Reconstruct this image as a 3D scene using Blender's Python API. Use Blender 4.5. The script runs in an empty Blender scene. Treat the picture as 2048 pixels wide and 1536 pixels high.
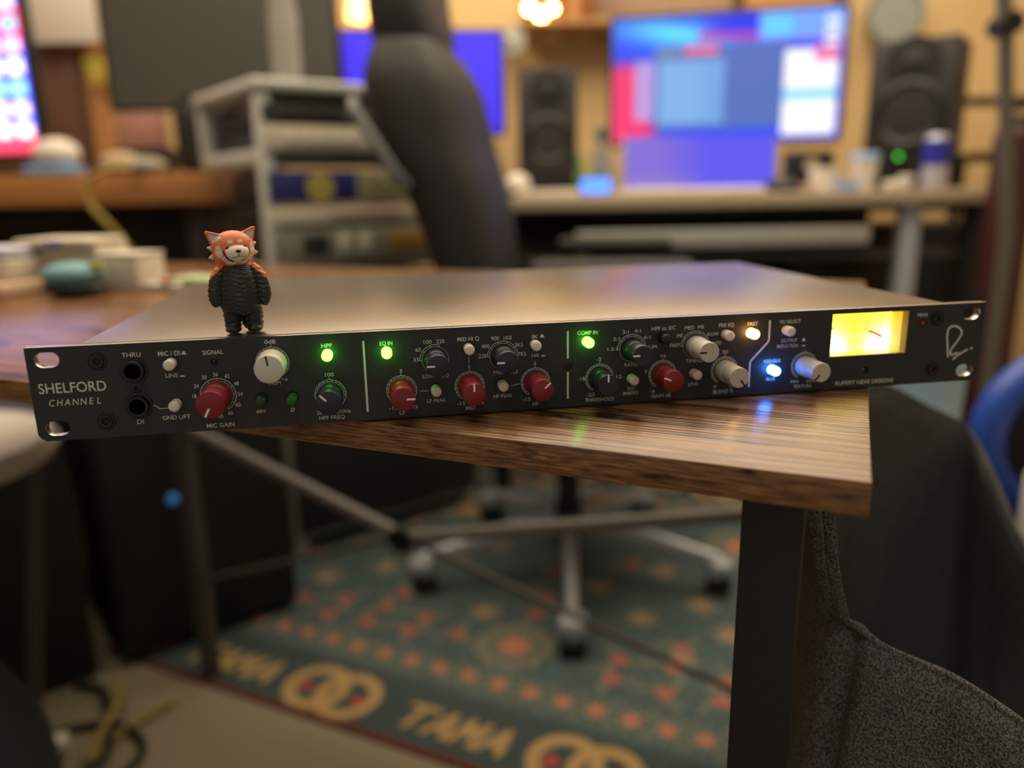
import bpy, bmesh, math, random
import numpy as np
from mathutils import Vector, Matrix
random.seed(7)
rng = np.random.RandomState(5)
SC = bpy.context.scene
COL = SC.collection
PI = math.pi

# ------------------------------------------------------------------ camera, world, lights, exposure
cam_d = bpy.data.cameras.new('camera')
cam = bpy.data.objects.new('camera', cam_d)
COL.objects.link(cam)
SC.camera = cam
cam_d.sensor_width = 36.0
cam_d.lens = 36.0 * 1560.0 / 2048.0
cam_d.clip_start = 0.01
RT = Vector((0.98417, -0.176346, -0.017644))
DN = Vector((-0.059869, -0.237109, -0.969637))
FW = Vector((0.166808, 0.955344, -0.243913))
CP = Vector((0.1542, -0.3710, 0.1085))
cam.matrix_world = Matrix(((RT.x, -DN.x, -FW.x, CP.x), (RT.y, -DN.y, -FW.y, CP.y),
                           (RT.z, -DN.z, -FW.z, CP.z), (0, 0, 0, 1)))
cam_d.dof.use_dof = True
cam_d.dof.focus_distance = 0.372
cam_d.dof.aperture_fstop = 3.0
cam_d.dof.aperture_blades = 0

# room frame: u to the right, v away from the camera along the floor, z up (desk top = 0, floor = -0.73)
FH = Vector((0.172, 0.985, 0)).normalized()
RH = Vector((FH.y, -FH.x, 0))
RZ = math.atan2(RH.y, RH.x)
FLOOR = -0.73
def W(u, v, z=0.0):
    p = Vector((CP.x, CP.y, 0)) + RH * u + FH * v
    return Vector((p.x, p.y, z))

wd = bpy.data.worlds.new('world')
SC.world = wd
wd.use_nodes = True
wd.node_tree.nodes['Background'].inputs[0].default_value = (1.0, 0.89, 0.76, 1)
wd.node_tree.nodes['Background'].inputs[1].default_value = 0.32

def area(name, loc, target, size, power, color, sy=None):
    d = bpy.data.lights.new(name, 'AREA')
    d.shape = 'RECTANGLE'; d.size = size; d.size_y = sy or size
    d.energy = power; d.color = color
    o = bpy.data.objects.new(name, d); COL.objects.link(o)
    o.location = loc
    o.rotation_euler = (Vector(target) - Vector(loc)).to_track_quat('-Z', 'Y').to_euler()
    return o
area('ceiling_light_back', W(0.1, 1.7, 1.64), W(0.1, 1.7, 0), 3.4, 100, (1.0, 0.83, 0.60), 2.0)
area('near_fill_light', W(0.0, -0.35, 1.62), W(0.3, 0.2, 0), 0.8, 9, (1.0, 0.95, 0.88), 0.8)  # unseen fill added on the camera side for the front faces

SC.view_settings.view_transform = 'Standard'
SC.view_settings.look = 'None'
SC.view_settings.gamma = 1
SC.view_settings.use_curve_mapping = False
SC.view_settings.exposure = 0.0

# ------------------------------------------------------------------ materials
def s2l(c):
    return tuple(((x / 255.0) / 12.92 if x / 255.0 <= 0.04045 else ((x / 255.0 + 0.055) / 1.055) ** 2.4) for x in c[:3])

MATS = {}
def mat(name, rgb, rough=0.6, metal=0.0, var=0.12, scale=40.0, bump=0.0, bscale=None, emit=None, es=0.0,
        spec=0.5, coat=0.0, stretch=None, rgb2=None):
    if name in MATS: return MATS[name]
    m = bpy.data.materials.new(name); m.use_nodes = True
    nt = m.node_tree; N = nt.nodes; L = nt.links
    b = N['Principled BSDF']
    c = s2l(rgb)
    b.inputs['Roughness'].default_value = rough
    b.inputs['Metallic'].default_value = metal
    b.inputs['Specular IOR Level'].default_value = spec
    b.inputs['Coat Weight'].default_value = coat
    tc = N.new('ShaderNodeTexCoord'); mp = N.new('ShaderNodeMapping')
    if stretch: mp.inputs['Scale'].default_value = stretch
    L.new(tc.outputs['Object'], mp.inputs['Vector'])
    no = N.new('ShaderNodeTexNoise'); no.inputs['Scale'].default_value = scale; no.inputs['Detail'].default_value = 4
    L.new(mp.outputs[0], no.inputs['Vector'])
    cr = N.new('ShaderNodeMix'); cr.data_type = 'RGBA'
    c2 = s2l(rgb2) if rgb2 else tuple(min(1, x * (1 + var)) for x in c)
    c1 = c if rgb2 else tuple(x * (1 - var) for x in c)
    cr.inputs[6].default_value = (*c1, 1); cr.inputs[7].default_value = (*c2, 1)
    L.new(no.outputs['Fac'], cr.inputs[0])
    L.new(cr.outputs[2], b.inputs['Base Color'])
    if bump:
        n2 = N.new('ShaderNodeTexNoise'); n2.inputs['Scale'].default_value = bscale or scale; n2.inputs['Detail'].default_value = 3
        L.new(mp.outputs[0], n2.inputs['Vector'])
        bp = N.new('ShaderNodeBump'); bp.inputs['Strength'].default_value = bump; bp.inputs['Distance'].default_value = 0.001
        L.new(n2.outputs['Fac'], bp.inputs['Height']); L.new(bp.outputs[0], b.inputs['Normal'])
    if emit:
        b.inputs['Emission Color'].default_value = (*s2l(emit), 1); b.inputs['Emission Strength'].default_value = es
    MATS[name] = m
    return m

def image_mat(name, arr, strength=1.0, emit=True, rough=0.4):
    """arr: HxWx3 sRGB 0..1, row 0 = bottom, painted by numpy in this script"""
    h, w, _ = arr.shape
    im = bpy.data.images.new(name, w, h)
    px = np.ones((h, w, 4), np.float32); px[..., :3] = np.clip(arr, 0, 1)
    im.pixels.foreach_set(px.ravel()); im.update()
    m = bpy.data.materials.new(name); m.use_nodes = True
    nt = m.node_tree; b = nt.nodes['Principled BSDF']
    t = nt.nodes.new('ShaderNodeTexImage'); t.image = im; t.extension = 'EXTEND'
    if emit:
        b.inputs['Base Color'].default_value = (0.01, 0.01, 0.01, 1)
        nt.links.new(t.outputs[0], b.inputs['Emission Color']); b.inputs['Emission Strength'].default_value = strength
    else:
        nt.links.new(t.outputs[0], b.inputs['Base Color'])
    b.inputs['Roughness'].default_value = rough
    return m

# ------------------------------------------------------------------ mesh helpers
class MB:
    def __init__(s): s.bm = bmesh.new()
    def _x(s, vs, M):
        if M is not None: bmesh.ops.transform(s.bm, matrix=M, verts=vs)
        return vs
    def box(s, c, d, bev=0.0, seg=2, rot=None):
        r = bmesh.ops.create_cube(s.bm, size=1.0)['verts']
        bmesh.ops.scale(s.bm, vec=d, verts=r)
        if bev > 0:
            es = list({e for v in r for e in v.link_edges})
            q = bmesh.ops.bevel(s.bm, geom=es, offset=bev, segments=seg, affect='EDGES', profile=0.5)
            r = list({v for f in q['faces'] for v in f.verts} | {v for v in r if v.is_valid})
        if rot is not None: bmesh.ops.rotate(s.bm, cent=(0, 0, 0), matrix=rot.to_matrix() if hasattr(rot, 'to_matrix') else rot, verts=r)
        bmesh.ops.translate(s.bm, vec=c, verts=r)
        return s
    def lathe(s, prof, n=32, M=None):
        """prof: (r, z) list, revolved about z"""
        rings = []; new = []
        for r, z in prof:
            if r < 1e-7:
                v = [s.bm.verts.new((0, 0, z))]
            else:
                v = [s.bm.verts.new((r * math.cos(2 * PI * i / n), r * math.sin(2 * PI * i / n), z)) for i in range(n)]
            rings.append(v); new += v
        for a, b in zip(rings, rings[1:]):
            for i in range(n):
                j = (i + 1) % n
                if len(a) == 1 and len(b) == 1: continue
                if len(a) == 1: f = (a[0], b[i], b[j])
                elif len(b) == 1: f = (a[i], b[0], a[j])
                else: f = (a[i], b[i], b[j], a[j])
                try: s.bm.faces.new(f)
                except ValueError: pass
        s._x(new, M); return s
    def cyl(s, a, b, r, r2=None, n=20):
        a = Vector(a); b = Vector(b); d = b - a; l = d.length
        M = Matrix.Translation(a) @ d.to_track_quat('Z', 'Y').to_matrix().to_4x4()
        return s.lathe([(0, 0), (r, 0), (r2 if r2 is not None else r, l), (0, l)], n, M)
    def sphere(s, c, r, seg=20, rot=None):
        q = bmesh.ops.create_uvsphere(s.bm, u_segments=seg, v_segments=max(6, seg // 2), radius=1.0)['verts']
        rr = r if hasattr(r, '__len__') else (r, r, r)
        bmesh.ops.scale(s.bm, vec=rr, verts=q)
        if rot is not None: bmesh.ops.rotate(s.bm, cent=(0, 0, 0), matrix=rot.to_matrix(), verts=q)
        bmesh.ops.translate(s.bm, vec=c, verts=q); return s
    def tube(s, pts, r, n=10, flat=1.0, closed=False, side=None):
        P = [Vector(p) for p in pts]; rings = []; m = len(P)
        up = Vector(side) if side is not None else None
        nrm = None
        for i, p in enumerate(P):
            if closed: t = (P[(i + 1) % m] - P[i - 1]).normalized()
            else: t = (P[min(i + 1, m - 1)] - P[max(i - 1, 0)]).normalized()
            if nrm is None:
                ref = up if up is not None else (Vector((0, 0, 1)) if abs(t.z) < 0.9 else Vector((1, 0, 0)))
                nrm = (ref - t * ref.dot(t)).normalized()
            else:
                nrm = (nrm - t * nrm.dot(t)).normalized()
            bn = t.cross(nrm)
            rad = r[i] if hasattr(r, '__len__') else r
            rings.append([s.bm.verts.new(p + nrm * (rad * math.cos(2 * PI * k / n)) + bn * (rad * flat * math.sin(2 * PI * k / n))) for k in range(n)])
        rng_ = range(m) if closed else range(m - 1)
        for i in rng_:
            a = rings[i]; b = rings[(i + 1) % m]
            for k in range(n):
                s.bm.faces.new((a[k], a[(k + 1) % n], b[(k + 1) % n], b[k]))
        if not closed:
            s.bm.faces.new(rings[0][::-1]); s.bm.faces.new(rings[-1])
        return s
    def prism(s, poly, y0, y1):
        """poly in (x, z); extruded along y from y0 (front) to y1"""
        a = [s.bm.verts.new((x, y0, z)) for x, z in poly]; b = [s.bm.verts.new((x, y1, z)) for x, z in poly]
        s.bm.faces.new(a); s.bm.faces.new(b[::-1]); n = len(a)
        for i in range(n): s.bm.faces.new((a[i], b[i], b[(i + 1) % n], a[(i + 1) % n]))
        return s
    def build(s, name, m, parent=None, angle=35, label=None, kind=None):
        bmesh.ops.recalc_face_normals(s.bm, faces=s.bm.faces)
        me = bpy.data.meshes.new(name); s.bm.to_mesh(me); s.bm.free()
        return link(name, me, m, parent, angle, label, kind)

def link(name, me, m, parent=None, angle=35, label=None, kind=None):
    if m is not None and not me.materials: me.materials.append(m)
    if angle is not None and len(me.polygons):
        me.polygons.foreach_set('use_smooth', [True] * len(me.polygons))
        try: me.set_sharp_from_angle(angle=math.radians(angle))
        except Exception: pass
    o = bpy.data.objects.new(name, me); COL.objects.link(o)
    if parent is not None: o.parent = parent
    if label: o['label'] = label
    if kind: o['kind'] = kind
    return o

def thing(name, label, cat, loc=(0, 0, 0), rz=0.0, group=None):
    o = bpy.data.objects.new(name, None); COL.objects.link(o)
    o.empty_display_size = 0.02
    o.location = loc; o.rotation_euler = (0, 0, rz)
    tag(o, label, cat, group); return o
def tag(o, label, cat, group=None):
    o['label'] = label; o['category'] = cat
    if group: o['group'] = group
    return o
def thingR(name, label, cat, u, v, z, rot=0.0, group=None):
    return thing(name, label, cat, W(u, v, z), RZ + rot, group)

def plate(name, outer, holes, y_front, thick, m, parent, bev=0.0):
    """flat plate standing in the xz plane with holes cut through it"""
    cu = bpy.data.curves.new(name, 'CURVE'); cu.dimensions = '2D'; cu.fill_mode = 'BOTH'
    cu.extrude = thick / 2 - bev; cu.bevel_depth = bev; cu.bevel_resolution = 1; cu.offset = -bev
    for poly in [outer] + holes:
        sp = cu.splines.new('POLY'); sp.points.add(len(poly) - 1); sp.use_cyclic_u = True
        for p, (x, z) in zip(sp.points, poly): p.co = (x, z, 0, 1)
    o = bpy.data.objects.new(name, cu)
    me = bpy.data.meshes.new_from_object(o)
    me.transform(Matrix.Translation((0, y_front + thick / 2, 0)) @ Matrix.Rotation(PI / 2, 4, 'X'))
    bpy.data.objects.remove(o)
    return link(name, me, m, parent, 30)

def text_mesh(s, h, w=None, cond=0.86, bold=0.0):
    cu = bpy.data.curves.new('t', 'FONT'); cu.body = s; cu.size = 1.0; cu.resolution_u = 4; cu.offset = bold
    o = bpy.data.objects.new('t', cu)
    me = bpy.data.meshes.new_from_object(o)
    bpy.data.objects.remove(o)
    xs = np.array([v.co[:] for v in me.vertices])
    k = h / 0.69; x0, x1 = xs[:, 0].min(), xs[:, 0].max()
    kx = (w / (x1 - x0)) if w else k * cond
    me.transform(Matrix.Diagonal((kx, k, 1, 1)) @ Matrix.Translation((-(x0 + x1) / 2, -0.345, 0)))
    return me

def circle(cx, cz, r, n=40): return [(cx + r * math.cos(2 * PI * i / n), cz + r * math.sin(2 * PI * i / n)) for i in range(n)]
def slot(cx, cz, hw, r, n=10):
    p = []
    for i in range(n + 1): a = -PI / 2 + PI * i / n; p.append((cx + hw - r + r * math.cos(a), cz + r * math.sin(a)))
    for i in range(n + 1): a = PI / 2 + PI * i / n; p.append((cx - hw + r + r * math.cos(a), cz + r * math.sin(a)))
    return p

# ------------------------------------------------------------------ room shell
M_wall = mat('wall_plaster', (214, 184, 134), 0.85, var=0.06, scale=3, bump=0.2, bscale=60)
M_dark = mat('matt_black', (17, 17, 19), 0.6)
M_woodt = mat('tan_wood', (196, 150, 92), 0.55, stretch=(2, 2, 14), scale=6, rgb2=(164, 116, 66))
M_woodd = mat('brown_wood', (104, 70, 48), 0.6, stretch=(2, 2, 12), scale=6, rgb2=(74, 48, 34))
def structure(name, mb, m, loc=None, angle=30):
    o = mb.build(name, m, None, angle); o['kind'] = 'structure'
    if loc is not None: o.location = loc
    o.rotation_euler = (0, 0, RZ); return o

carpet = bpy.data.materials.new('beige_carpet'); carpet.use_nodes = True
nt = carpet.node_tree; N = nt.nodes; L = nt.links; b = N['Principled BSDF']; b.inputs['Roughness'].default_value = 0.95
tc = N.new('ShaderNodeTexCoord'); n1 = N.new('ShaderNodeTexNoise'); n1.inputs['Scale'].default_value = 260; n1.inputs['Detail'].default_value = 2
n3 = N.new('ShaderNodeTexNoise'); n3.inputs['Scale'].default_value = 3.5
L.new(tc.outputs['Object'], n1.inputs['Vector']); L.new(tc.outputs['Object'], n3.inputs['Vector'])
mx = N.new('ShaderNodeMix'); mx.data_type = 'RGBA'; mx.inputs[6].default_value = (*s2l((112, 103, 86)), 1); mx.inputs[7].default_value = (*s2l((164, 152, 128)), 1)
ad = N.new('ShaderNodeMath'); ad.operation = 'AVERAGE' if False else 'ADD'; ad.inputs[1].default_value = 0.0
L.new(n1.outputs['Fac'], ad.inputs[0]); L.new(ad.outputs[0], mx.inputs[0]); L.new(mx.outputs[2], b.inputs['Base Color'])
bp = N.new('ShaderNodeBump'); bp.inputs['Distance'].default_value = 0.003; bp.inputs['Strength'].default_value = 0.6
L.new(n1.outputs['Fac'], bp.inputs['Height']); L.new(bp.outputs[0], b.inputs['Normal'])
structure('floor', MB().box((0, 0, -0.05), (7.0, 5.4, 0.1)), carpet, W(0.2, 1.0, FLOOR))
structure('ceiling', MB().box((0, 0, 0.05), (7.0, 5.4, 0.1)), mat('ceiling_white', (215, 205, 190), 0.9), W(0.2, 1.0, 1.67))
structure('wall_back', MB().box((0, 0.05, 1.2), (7.0, 0.1, 2.4)), M_wall, W(0.2, 3.1, FLOOR))
structure('wall_left', MB().box((-0.05, 0, 1.2), (0.1, 5.4, 2.4)), M_wall, W(-2.9, 1.0, FLOOR))
structure('wall_right', MB().box((0.05, 0, 1.2), (0.1, 5.4, 2.4)), M_wall, W(3.1, 1.0, FLOOR))

# ------------------------------------------------------------------ our desk
TD = Vector((0.8332, -0.5530, 0)); ND = Vector((0.5530, 0.8332, 0)); P0 = Vector((0.1525, -0.003, 0))
DZ = math.atan2(TD.y, TD.x)
ZT = -0.0012
def DK(t, w, z): p = P0 + TD * t + ND * w; return Vector((p.x, p.y, z))

def rustic(name, top):
    m = bpy.data.materials.new(name); m.use_nodes = True
    nt = m.node_tree; N = nt.nodes; L = nt.links; b = N['Principled BSDF']
    tc = N.new('ShaderNodeTexCoord')
    def mp(sc):
        q = N.new('ShaderNodeMapping'); q.inputs['Scale'].default_value = sc; L.new(tc.outputs['Object'], q.inputs['Vector']); return q
    a = N.new('ShaderNodeTexNoise'); a.inputs['Scale'].default_value = 1.0; a.inputs['Detail'].default_value = 6; a.inputs['Roughness'].default_value = 0.65
    L.new(mp((9, 260, 420) if top else (55, 260, 900)).outputs[0], a.inputs['Vector'])
    c = N.new('ShaderNodeTexNoise'); c.inputs['Scale'].default_value = 1.0; c.inputs['Detail'].default_value = 5; c.inputs['Distortion'].default_value = 0.6
    L.new(mp((14, 55, 90) if top else (30, 60, 150)).outputs[0], c.inputs['Vector'])
    r1 = N.new('ShaderNodeValToRGB'); e = r1.color_ramp.elements
    e[0].position = 0.36; e[0].color = (*s2l((60, 40, 26)), 1); e[1].position = 0.66; e[1].color = (*s2l((160, 116, 74)), 1)
    x = e.new(0.5); x.color = (*s2l((120, 84, 52)), 1)
    L.new(a.outputs['Fac'], r1.inputs[0])
    r2 = N.new('ShaderNodeValToRGB'); e = r2.color_ramp.elements
    e[0].position = 0.30; e[0].color = (0.10, 0.09, 0.09, 1); e[1].position = 0.44; e[1].color = (1, 1, 1, 1)
    L.new(c.outputs['Fac'], r2.inputs[0])
    mx = N.new('ShaderNodeMix'); mx.data_type = 'RGBA'; mx.blend_type = 'MULTIPLY'; mx.inputs[0].default_value = 1
    L.new(r1.outputs[0], mx.inputs[6]); L.new(r2.outputs[0], mx.inputs[7]); L.new(mx.outputs[2], b.inputs['Base Color'])
    w = N.new('ShaderNodeTexNoise'); w.inputs['Scale'].default_value = 1.0; w.inputs['Detail'].default_value = 1.5
    L.new(mp((5, 330, 330)).outputs[0], w.inputs['Vector'])
    bp = N.new('ShaderNodeBump'); bp.inputs['Strength'].default_value = 0.5 if top else 0.3; bp.inputs['Distance'].default_value = 0.0005
    wv = N.new('ShaderNodeTexWave'); wv.wave_type = 'BANDS'; wv.bands_direction = 'Y'; wv.inputs['Scale'].default_value = 1.0
    wv.inputs['Distortion'].default_value = 5.0; wv.inputs['Detail'].default_value = 2.0; wv.inputs['Detail Scale'].default_value = 1.2
    L.new(mp((1.2, 85, 85)).outputs[0], wv.inputs['Vector'])
    sm_ = N.new('ShaderNodeMath'); sm_.operation = 'MULTIPLY_ADD'; sm_.inputs[1].default_value = 0.45 if top else 0.0
    L.new(wv.outputs['Fac'], sm_.inputs[0]); L.new(w.outputs['Fac'], sm_.inputs[2])
    L.new(sm_.outputs[0], bp.inputs['Height']); L.new(bp.outputs[0], b.inputs['Normal'])
    b.inputs['Roughness'].default_value = 0.26 if top else 0.5
    b.inputs['Specular IOR Level'].default_value = 0.55 if top else 0.3
    if top:
        b.inputs['IOR'].default_value = 1.58; b.inputs['Anisotropic'].default_value = 0.7
        cx = N.new('ShaderNodeCombineXYZ'); cx.inputs[1].default_value = 1.0
        vt = N.new('ShaderNodeVectorTransform'); vt.vector_type = 'VECTOR'; vt.convert_from = 'OBJECT'; vt.convert_to = 'WORLD'
        L.new(cx.outputs[0], vt.inputs[0]); L.new(vt.outputs[0], b.inputs['Tangent'])
    return m
M_dtop = rustic('rustic_desk_laminate', True)
M_dedge = rustic('rustic_desk_edge_band', False)
M_dframe = mat('black_powder_coat', (5, 5, 6), 0.6, var=0.1, scale=900, bump=0.25, bscale=1500)
M_dbrace = mat('grey_powder_coat', (128, 125, 120), 0.55, scale=200)
desk = thing('desk', 'rustic brown wood desk with black legs carrying the black rack unit', 'desk', DK(0.218, 0, FLOOR), DZ)
# local frame: x along the front edge (negative = left), y = depth, z from the floor
H = -FLOOR
topb = MB().box((-0.525, 0.33, H + ZT - 0.0072), (1.05, 0.66, 0.0144), 0.0007, 2)
dt = topb.build('tabletop', M_dtop, desk)
dt.data.materials.append(M_dedge)
for p in dt.data.polygons:
    if abs(p.normal.z) < 0.3: p.material_index = 1
zu = H + ZT - 0.0144
for (x, y) in ((-0.0355, 0.0245), (-0.0355, 0.60), (-1.005, 0.0245), (-1.005, 0.60)):
    lm = M_dframe if not (x < -0.5 and y > 0.3) else mat('dim_leg_grey', (70, 68, 66), .6)  # back-left leg: the dim light on it is put into a grey
    MB().box((x, y, zu / 2), (0.025, 0.025, zu), 0.0015).build('leg', lm, desk)
MB().box((-0.52, 0.60, zu - 0.0125), (0.94, 0.025, 0.025), 0.0015).build('rail', M_dframe, desk)
for x in (-0.0355, -1.005):
    MB().box((x, 0.31, zu - 0.0125), (0.025, 0.54, 0.025), 0.0015).build('rail', M_dframe, desk)
hz = H - 0.38
for a, c in (((-0.048, 0.60, H - 0.262), (-0.585, 0.60, H - 0.388)), ((-0.99, 0.60, H - 0.262), (-0.595, 0.60, H - 0.385)),
             ((-0.048, 0.60, H - 0.535), (-0.585, 0.605, H - 0.392)), ((-0.99, 0.60, H - 0.535), (-0.595, 0.605, H - 0.392))):
    up = a[2] > H - 0.4
    MB().tube([a, c], 0.0095 if up else 0.0045, 12).build('brace', M_dbrace if up else mat('dim_leg_grey', (70, 68, 66), .6), desk)  # lower halves of the same bars, their shade put into a darker grey
MB().cyl((-0.59, 0.59, H - 0.39), (-0.59, 0.615, H - 0.39), 0.02).build('brace_joint', M_dframe, desk)

# ------------------------------------------------------------------ rug
def seg_d(X, Y, a, c):
    ax, ay = a; bx, by = c; dx, dy = bx - ax, by - ay; L2 = dx * dx + dy * dy + 1e-12
    t = np.clip(((X - ax) * dx + (Y - ay) * dy) / L2, 0, 1)
    return np.hypot(X - ax - t * dx, Y - ay - t * dy)
RW, RH_ = 1.85, 1.30; res = 520
gx, gy = int(RW * res), int(RH_ * res)
X, Y = np.meshgrid((np.arange(gx) + .5) / res - 0.22, (np.arange(gy) + .5) / res)
A = np.empty((gy, gx, 3)); A[:] = np.array((70, 87, 88)) / 255.
nz = rng.rand(gy // 4 + 1, gx // 4 + 1).repeat(4, 0).repeat(4, 1)[:gy, :gx]
A *= (0.88 + 0.24 * nz)[..., None]
def paint(mask, c, k=1.0): A[mask] = A[mask] * (1 - k) + np.array(c) / 255. * k
BEI = (136, 124, 102); GLD = (172, 142, 92); RED = (168, 70, 64); ORG = (184, 112, 84); RIM_ = (92, 44, 38)
border = (Y < 0.15) | (Y > RH_ - 0.15)
A[border] *= 0.80
for yy in (0.203, RH_ - 0.203):            # dense star row
    band = np.abs(Y - yy) < 0.042
    ph = (X - 0.038) / 0.0592; fx = (ph - np.round(ph)) * 0.0592
    paint(band & (np.hypot(fx, Y - yy) < 0.026) & (np.abs(np.abs(fx) - np.abs(Y - yy)) < 0.006), BEI, 0.8)
    paint(band & (np.minimum(np.abs(fx), np.abs(Y - yy)) < 0.0025) & (np.hypot(fx, Y - yy) < 0.034), BEI, 0.9)
    fx2 = (ph - np.floor(ph) - 0.5) * 0.0592
    paint(band & (np.abs(np.hypot(fx2, np.abs(Y - yy) - 0.026) - 0.009) < 0.0025), BEI, 0.6)
    paint(band & (np.hypot(fx, Y - yy) < 0.0125), ORG)
for k in range(-1, 4):                     # interlocked ring marks in the border
    for cy, off in ((0.072, 0.0), (RH_ - 0.072, 0.0)):
        cx = 0.224 + 0.46 * k
        for dx in (0, 0.064): paint(np.abs(np.hypot(X - cx - dx, Y - cy) - 0.0485) < 0.0115, GLD)
        for dx in (-0.020, 0.089): paint(np.hypot(X - cx - dx, Y - cy + 0.006) < 0.0125, RED)
        # block letters T A M A between the ring marks
        bx = cx + 0.178; hh = 0.026; sl = 0.25
        XX = X - bx - (Y - cy) * sl; YY = Y - cy
        strokes = [((0, hh), (.045, hh)), ((.0225, hh), (.0225, -hh)),
                   ((.056, -hh), (.076, hh)), ((.076, hh), (.092, -hh)), ((.064, -.008), (.086, -.008)),
                   ((.106, -hh), (.108, hh)), ((.108, hh), (.122, -.006)), ((.122, -.006), (.138, hh)), ((.138, hh), (.140, -hh)),
                   ((.152, -hh), (.172, hh)), ((.172, hh), (.190, -hh)), ((.160, -.008), (.184, -.008))]
        for a, c in strokes: paint(seg_d(XX, YY, a, c) < 0.0062, GLD)
for (cx, cy, s) in ((0.488, 0.320, 1.0), (1.20, 0.36, 1.0), (0.10, 0.86, .9), (0.80, 0.90, 1.0), (1.45, .95, 1)):
    r = np.hypot(X - cx, Y - cy); th = np.arctan2(Y - cy, X - cx)
    paint(np.abs(r - 0.062 * s - 0.006 * np.cos(10 * th)) < 0.011, BEI, 0.75)
    paint(r < 0.042 * s, BEI, .55); paint(r < 0.026 * s + 0.006 * np.cos(8 * th), ORG)
for (cx, cy) in ((-.114, .486), (-.029, .561), (.059, .603), (.008, .306), (.089, .338), (.091, .277), (.181, .280), (.182, .346), (.189, .408), (.281, .342),
                 (.276, .287), (.369, .314), (.776, .434), (.682, .354), (.686, .296), (.778, .370), (.781, .294), (.872, .365), (.873, .309), (.475, .506), (.480, .438),
                 (.97, .32), (1.06, .40), (.60, .72), (.35, .80), (.92, .70), (1.1, .62), (.02, .75), (.45, .62)):
    paint(np.hypot(X - cx, Y - cy) < 0.0165, (160, 90, 82))
    for q in range(3):
        a = q * 2.1 + cx * 9
        paint(seg_d(X, Y, (cx + .02 * math.cos(a), cy + .02 * math.sin(a)), (cx + .048 * math.cos(a + .5), cy + .042 * math.sin(a + .5))) < 0.0062, BEI, .6)
for (cx, cy) in ((-.011, .403), (.085, .495), (.382, .408), (.211, .597), (.276, .692), (.778, .606), (.679, .508), (.672, .718), (.851, .514), (.783, .396), (.474, .882), (.144, .838),
                 (.182, .947), (1.05, .52), (.95, .84), (.56, .60), (1.2, .74), (.38, .98), (.66, 1.02)):
    r = np.hypot((X - cx), (Y - cy)); th = np.arctan2(Y - cy, X - cx)
    paint(r < 0.030 + 0.008 * np.cos(6 * th), BEI, .85); paint(r < 0.010, (182, 128, 84))
edge = (Y < 0.014) | (Y > RH_ - 0.014) | (X < -0.22 + 0.014) | (X > RW - 0.22 - 0.014)
paint(edge, RIM_)
M_rug = image_mat('woven_rug_pattern', A, emit=False, rough=0.95)
RA = math.radians(-35.0)
rug = thing('rug', 'green patterned rug with gold ring border under the desk and chair', 'rug', (-0.209, 0.930, FLOOR), RA)
mb = MB(); nx, ny = 50, 36
vs = [[mb.bm.verts.new((-0.22 + RW * i / nx, RH_ * j / ny, 0.0035 + 0.0008 * math.sin(i * 1.3) * math.cos(j * .9))) for i in range(nx + 1)] for j in range(ny + 1)]
uvl = mb.bm.loops.layers.uv.new('UVMap')
for j in range(ny):
    for i in range(nx):
        f = mb.bm.faces.new((vs[j][i], vs[j][i + 1], vs[j + 1][i + 1], vs[j + 1][i]))
        for l, (a, c) in zip(f.loops, ((i, j), (i + 1, j), (i + 1, j + 1), (i, j + 1))): l[uvl].uv = (a / nx, c / ny)
me = bpy.data.meshes.new('pile'); mb.bm.to_mesh(me); mb.bm.free()
link('pile', me, M_rug, rug, 60)
M_rb = mat('rug_binding', (84, 40, 34), 0.9, bump=.5, bscale=400)
x0, x1 = -0.22, RW - 0.22
MB().tube([(x0, 0, .0025), (x1, 0, .0025), (x1, RH_, .0025), (x0, RH_, .0025)], 0.0025, 8, closed=True).build('binding', M_rb, rug, label='dark red bound edge')

# ------------------------------------------------------------------ the rack unit
MM = 0.001
PW, PH, PT = 482.6 * MM, 43.7 * MM, 4.6 * MM
unit = thing('rack_unit', 'slim black rack audio unit with coloured knobs and a lit yellow meter on the desk', 'audio unit', (0, 0, 0), 0)
M_panel = mat('black_anodised_panel', (40, 42, 42), 0.42, var=0.05, scale=500, bump=0.05, bscale=2500, spec=0.4)
M_edge = mat('bare_aluminium', (200, 200, 202), 0.22, metal=1.0, stretch=(1, 60, 60))
M_print = mat('white_print', (212, 210, 198), 0.6, var=0.02)
M_top = mat('bronze_grey_powder_coat', (152, 145, 137), 0.27, metal=0.9, var=0.10, scale=1400, bump=0.12, bscale=1600, spec=0.8)
c3, c1 = 3.2 * MM, 0.6 * MM
outer = [(c1, PH), (0, PH - c1), (0, c3), (c3 * 0.3, c3 * .5), (c3, 0), (PW - c3, 0), (PW - c3 * .3, c3 * .5), (PW, c3), (PW, PH - c1), (PW - c1, PH)]
hx = 8.75 * MM; hzz = (PH - 31.75 * MM) / 2
holes = [slot(x, z, 5.2 * MM, 3.4 * MM) for x in (hx, PW - hx) for z in (hzz, PH - hzz)]
VU = (391.3, 435.9, 18.1, 40.8)
holes.append([(VU[0] * MM, VU[2] * MM), (VU[1] * MM, VU[2] * MM), (VU[1] * MM, VU[3] * MM), (VU[0] * MM, VU[3] * MM)])
JK = [(44.5, 30.9), (44.5, 14.35)]
for x, z in JK: holes.append(circle(x * MM, z * MM, 6.2 * MM))
holes.append(circle(412.9 * MM, 9.4 * MM, 1.9 * MM, 20))
panel = plate('front_panel', outer, holes, 0.0, PT, M_panel, unit, 0.00015)
panel.data.materials.append(M_edge)
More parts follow.
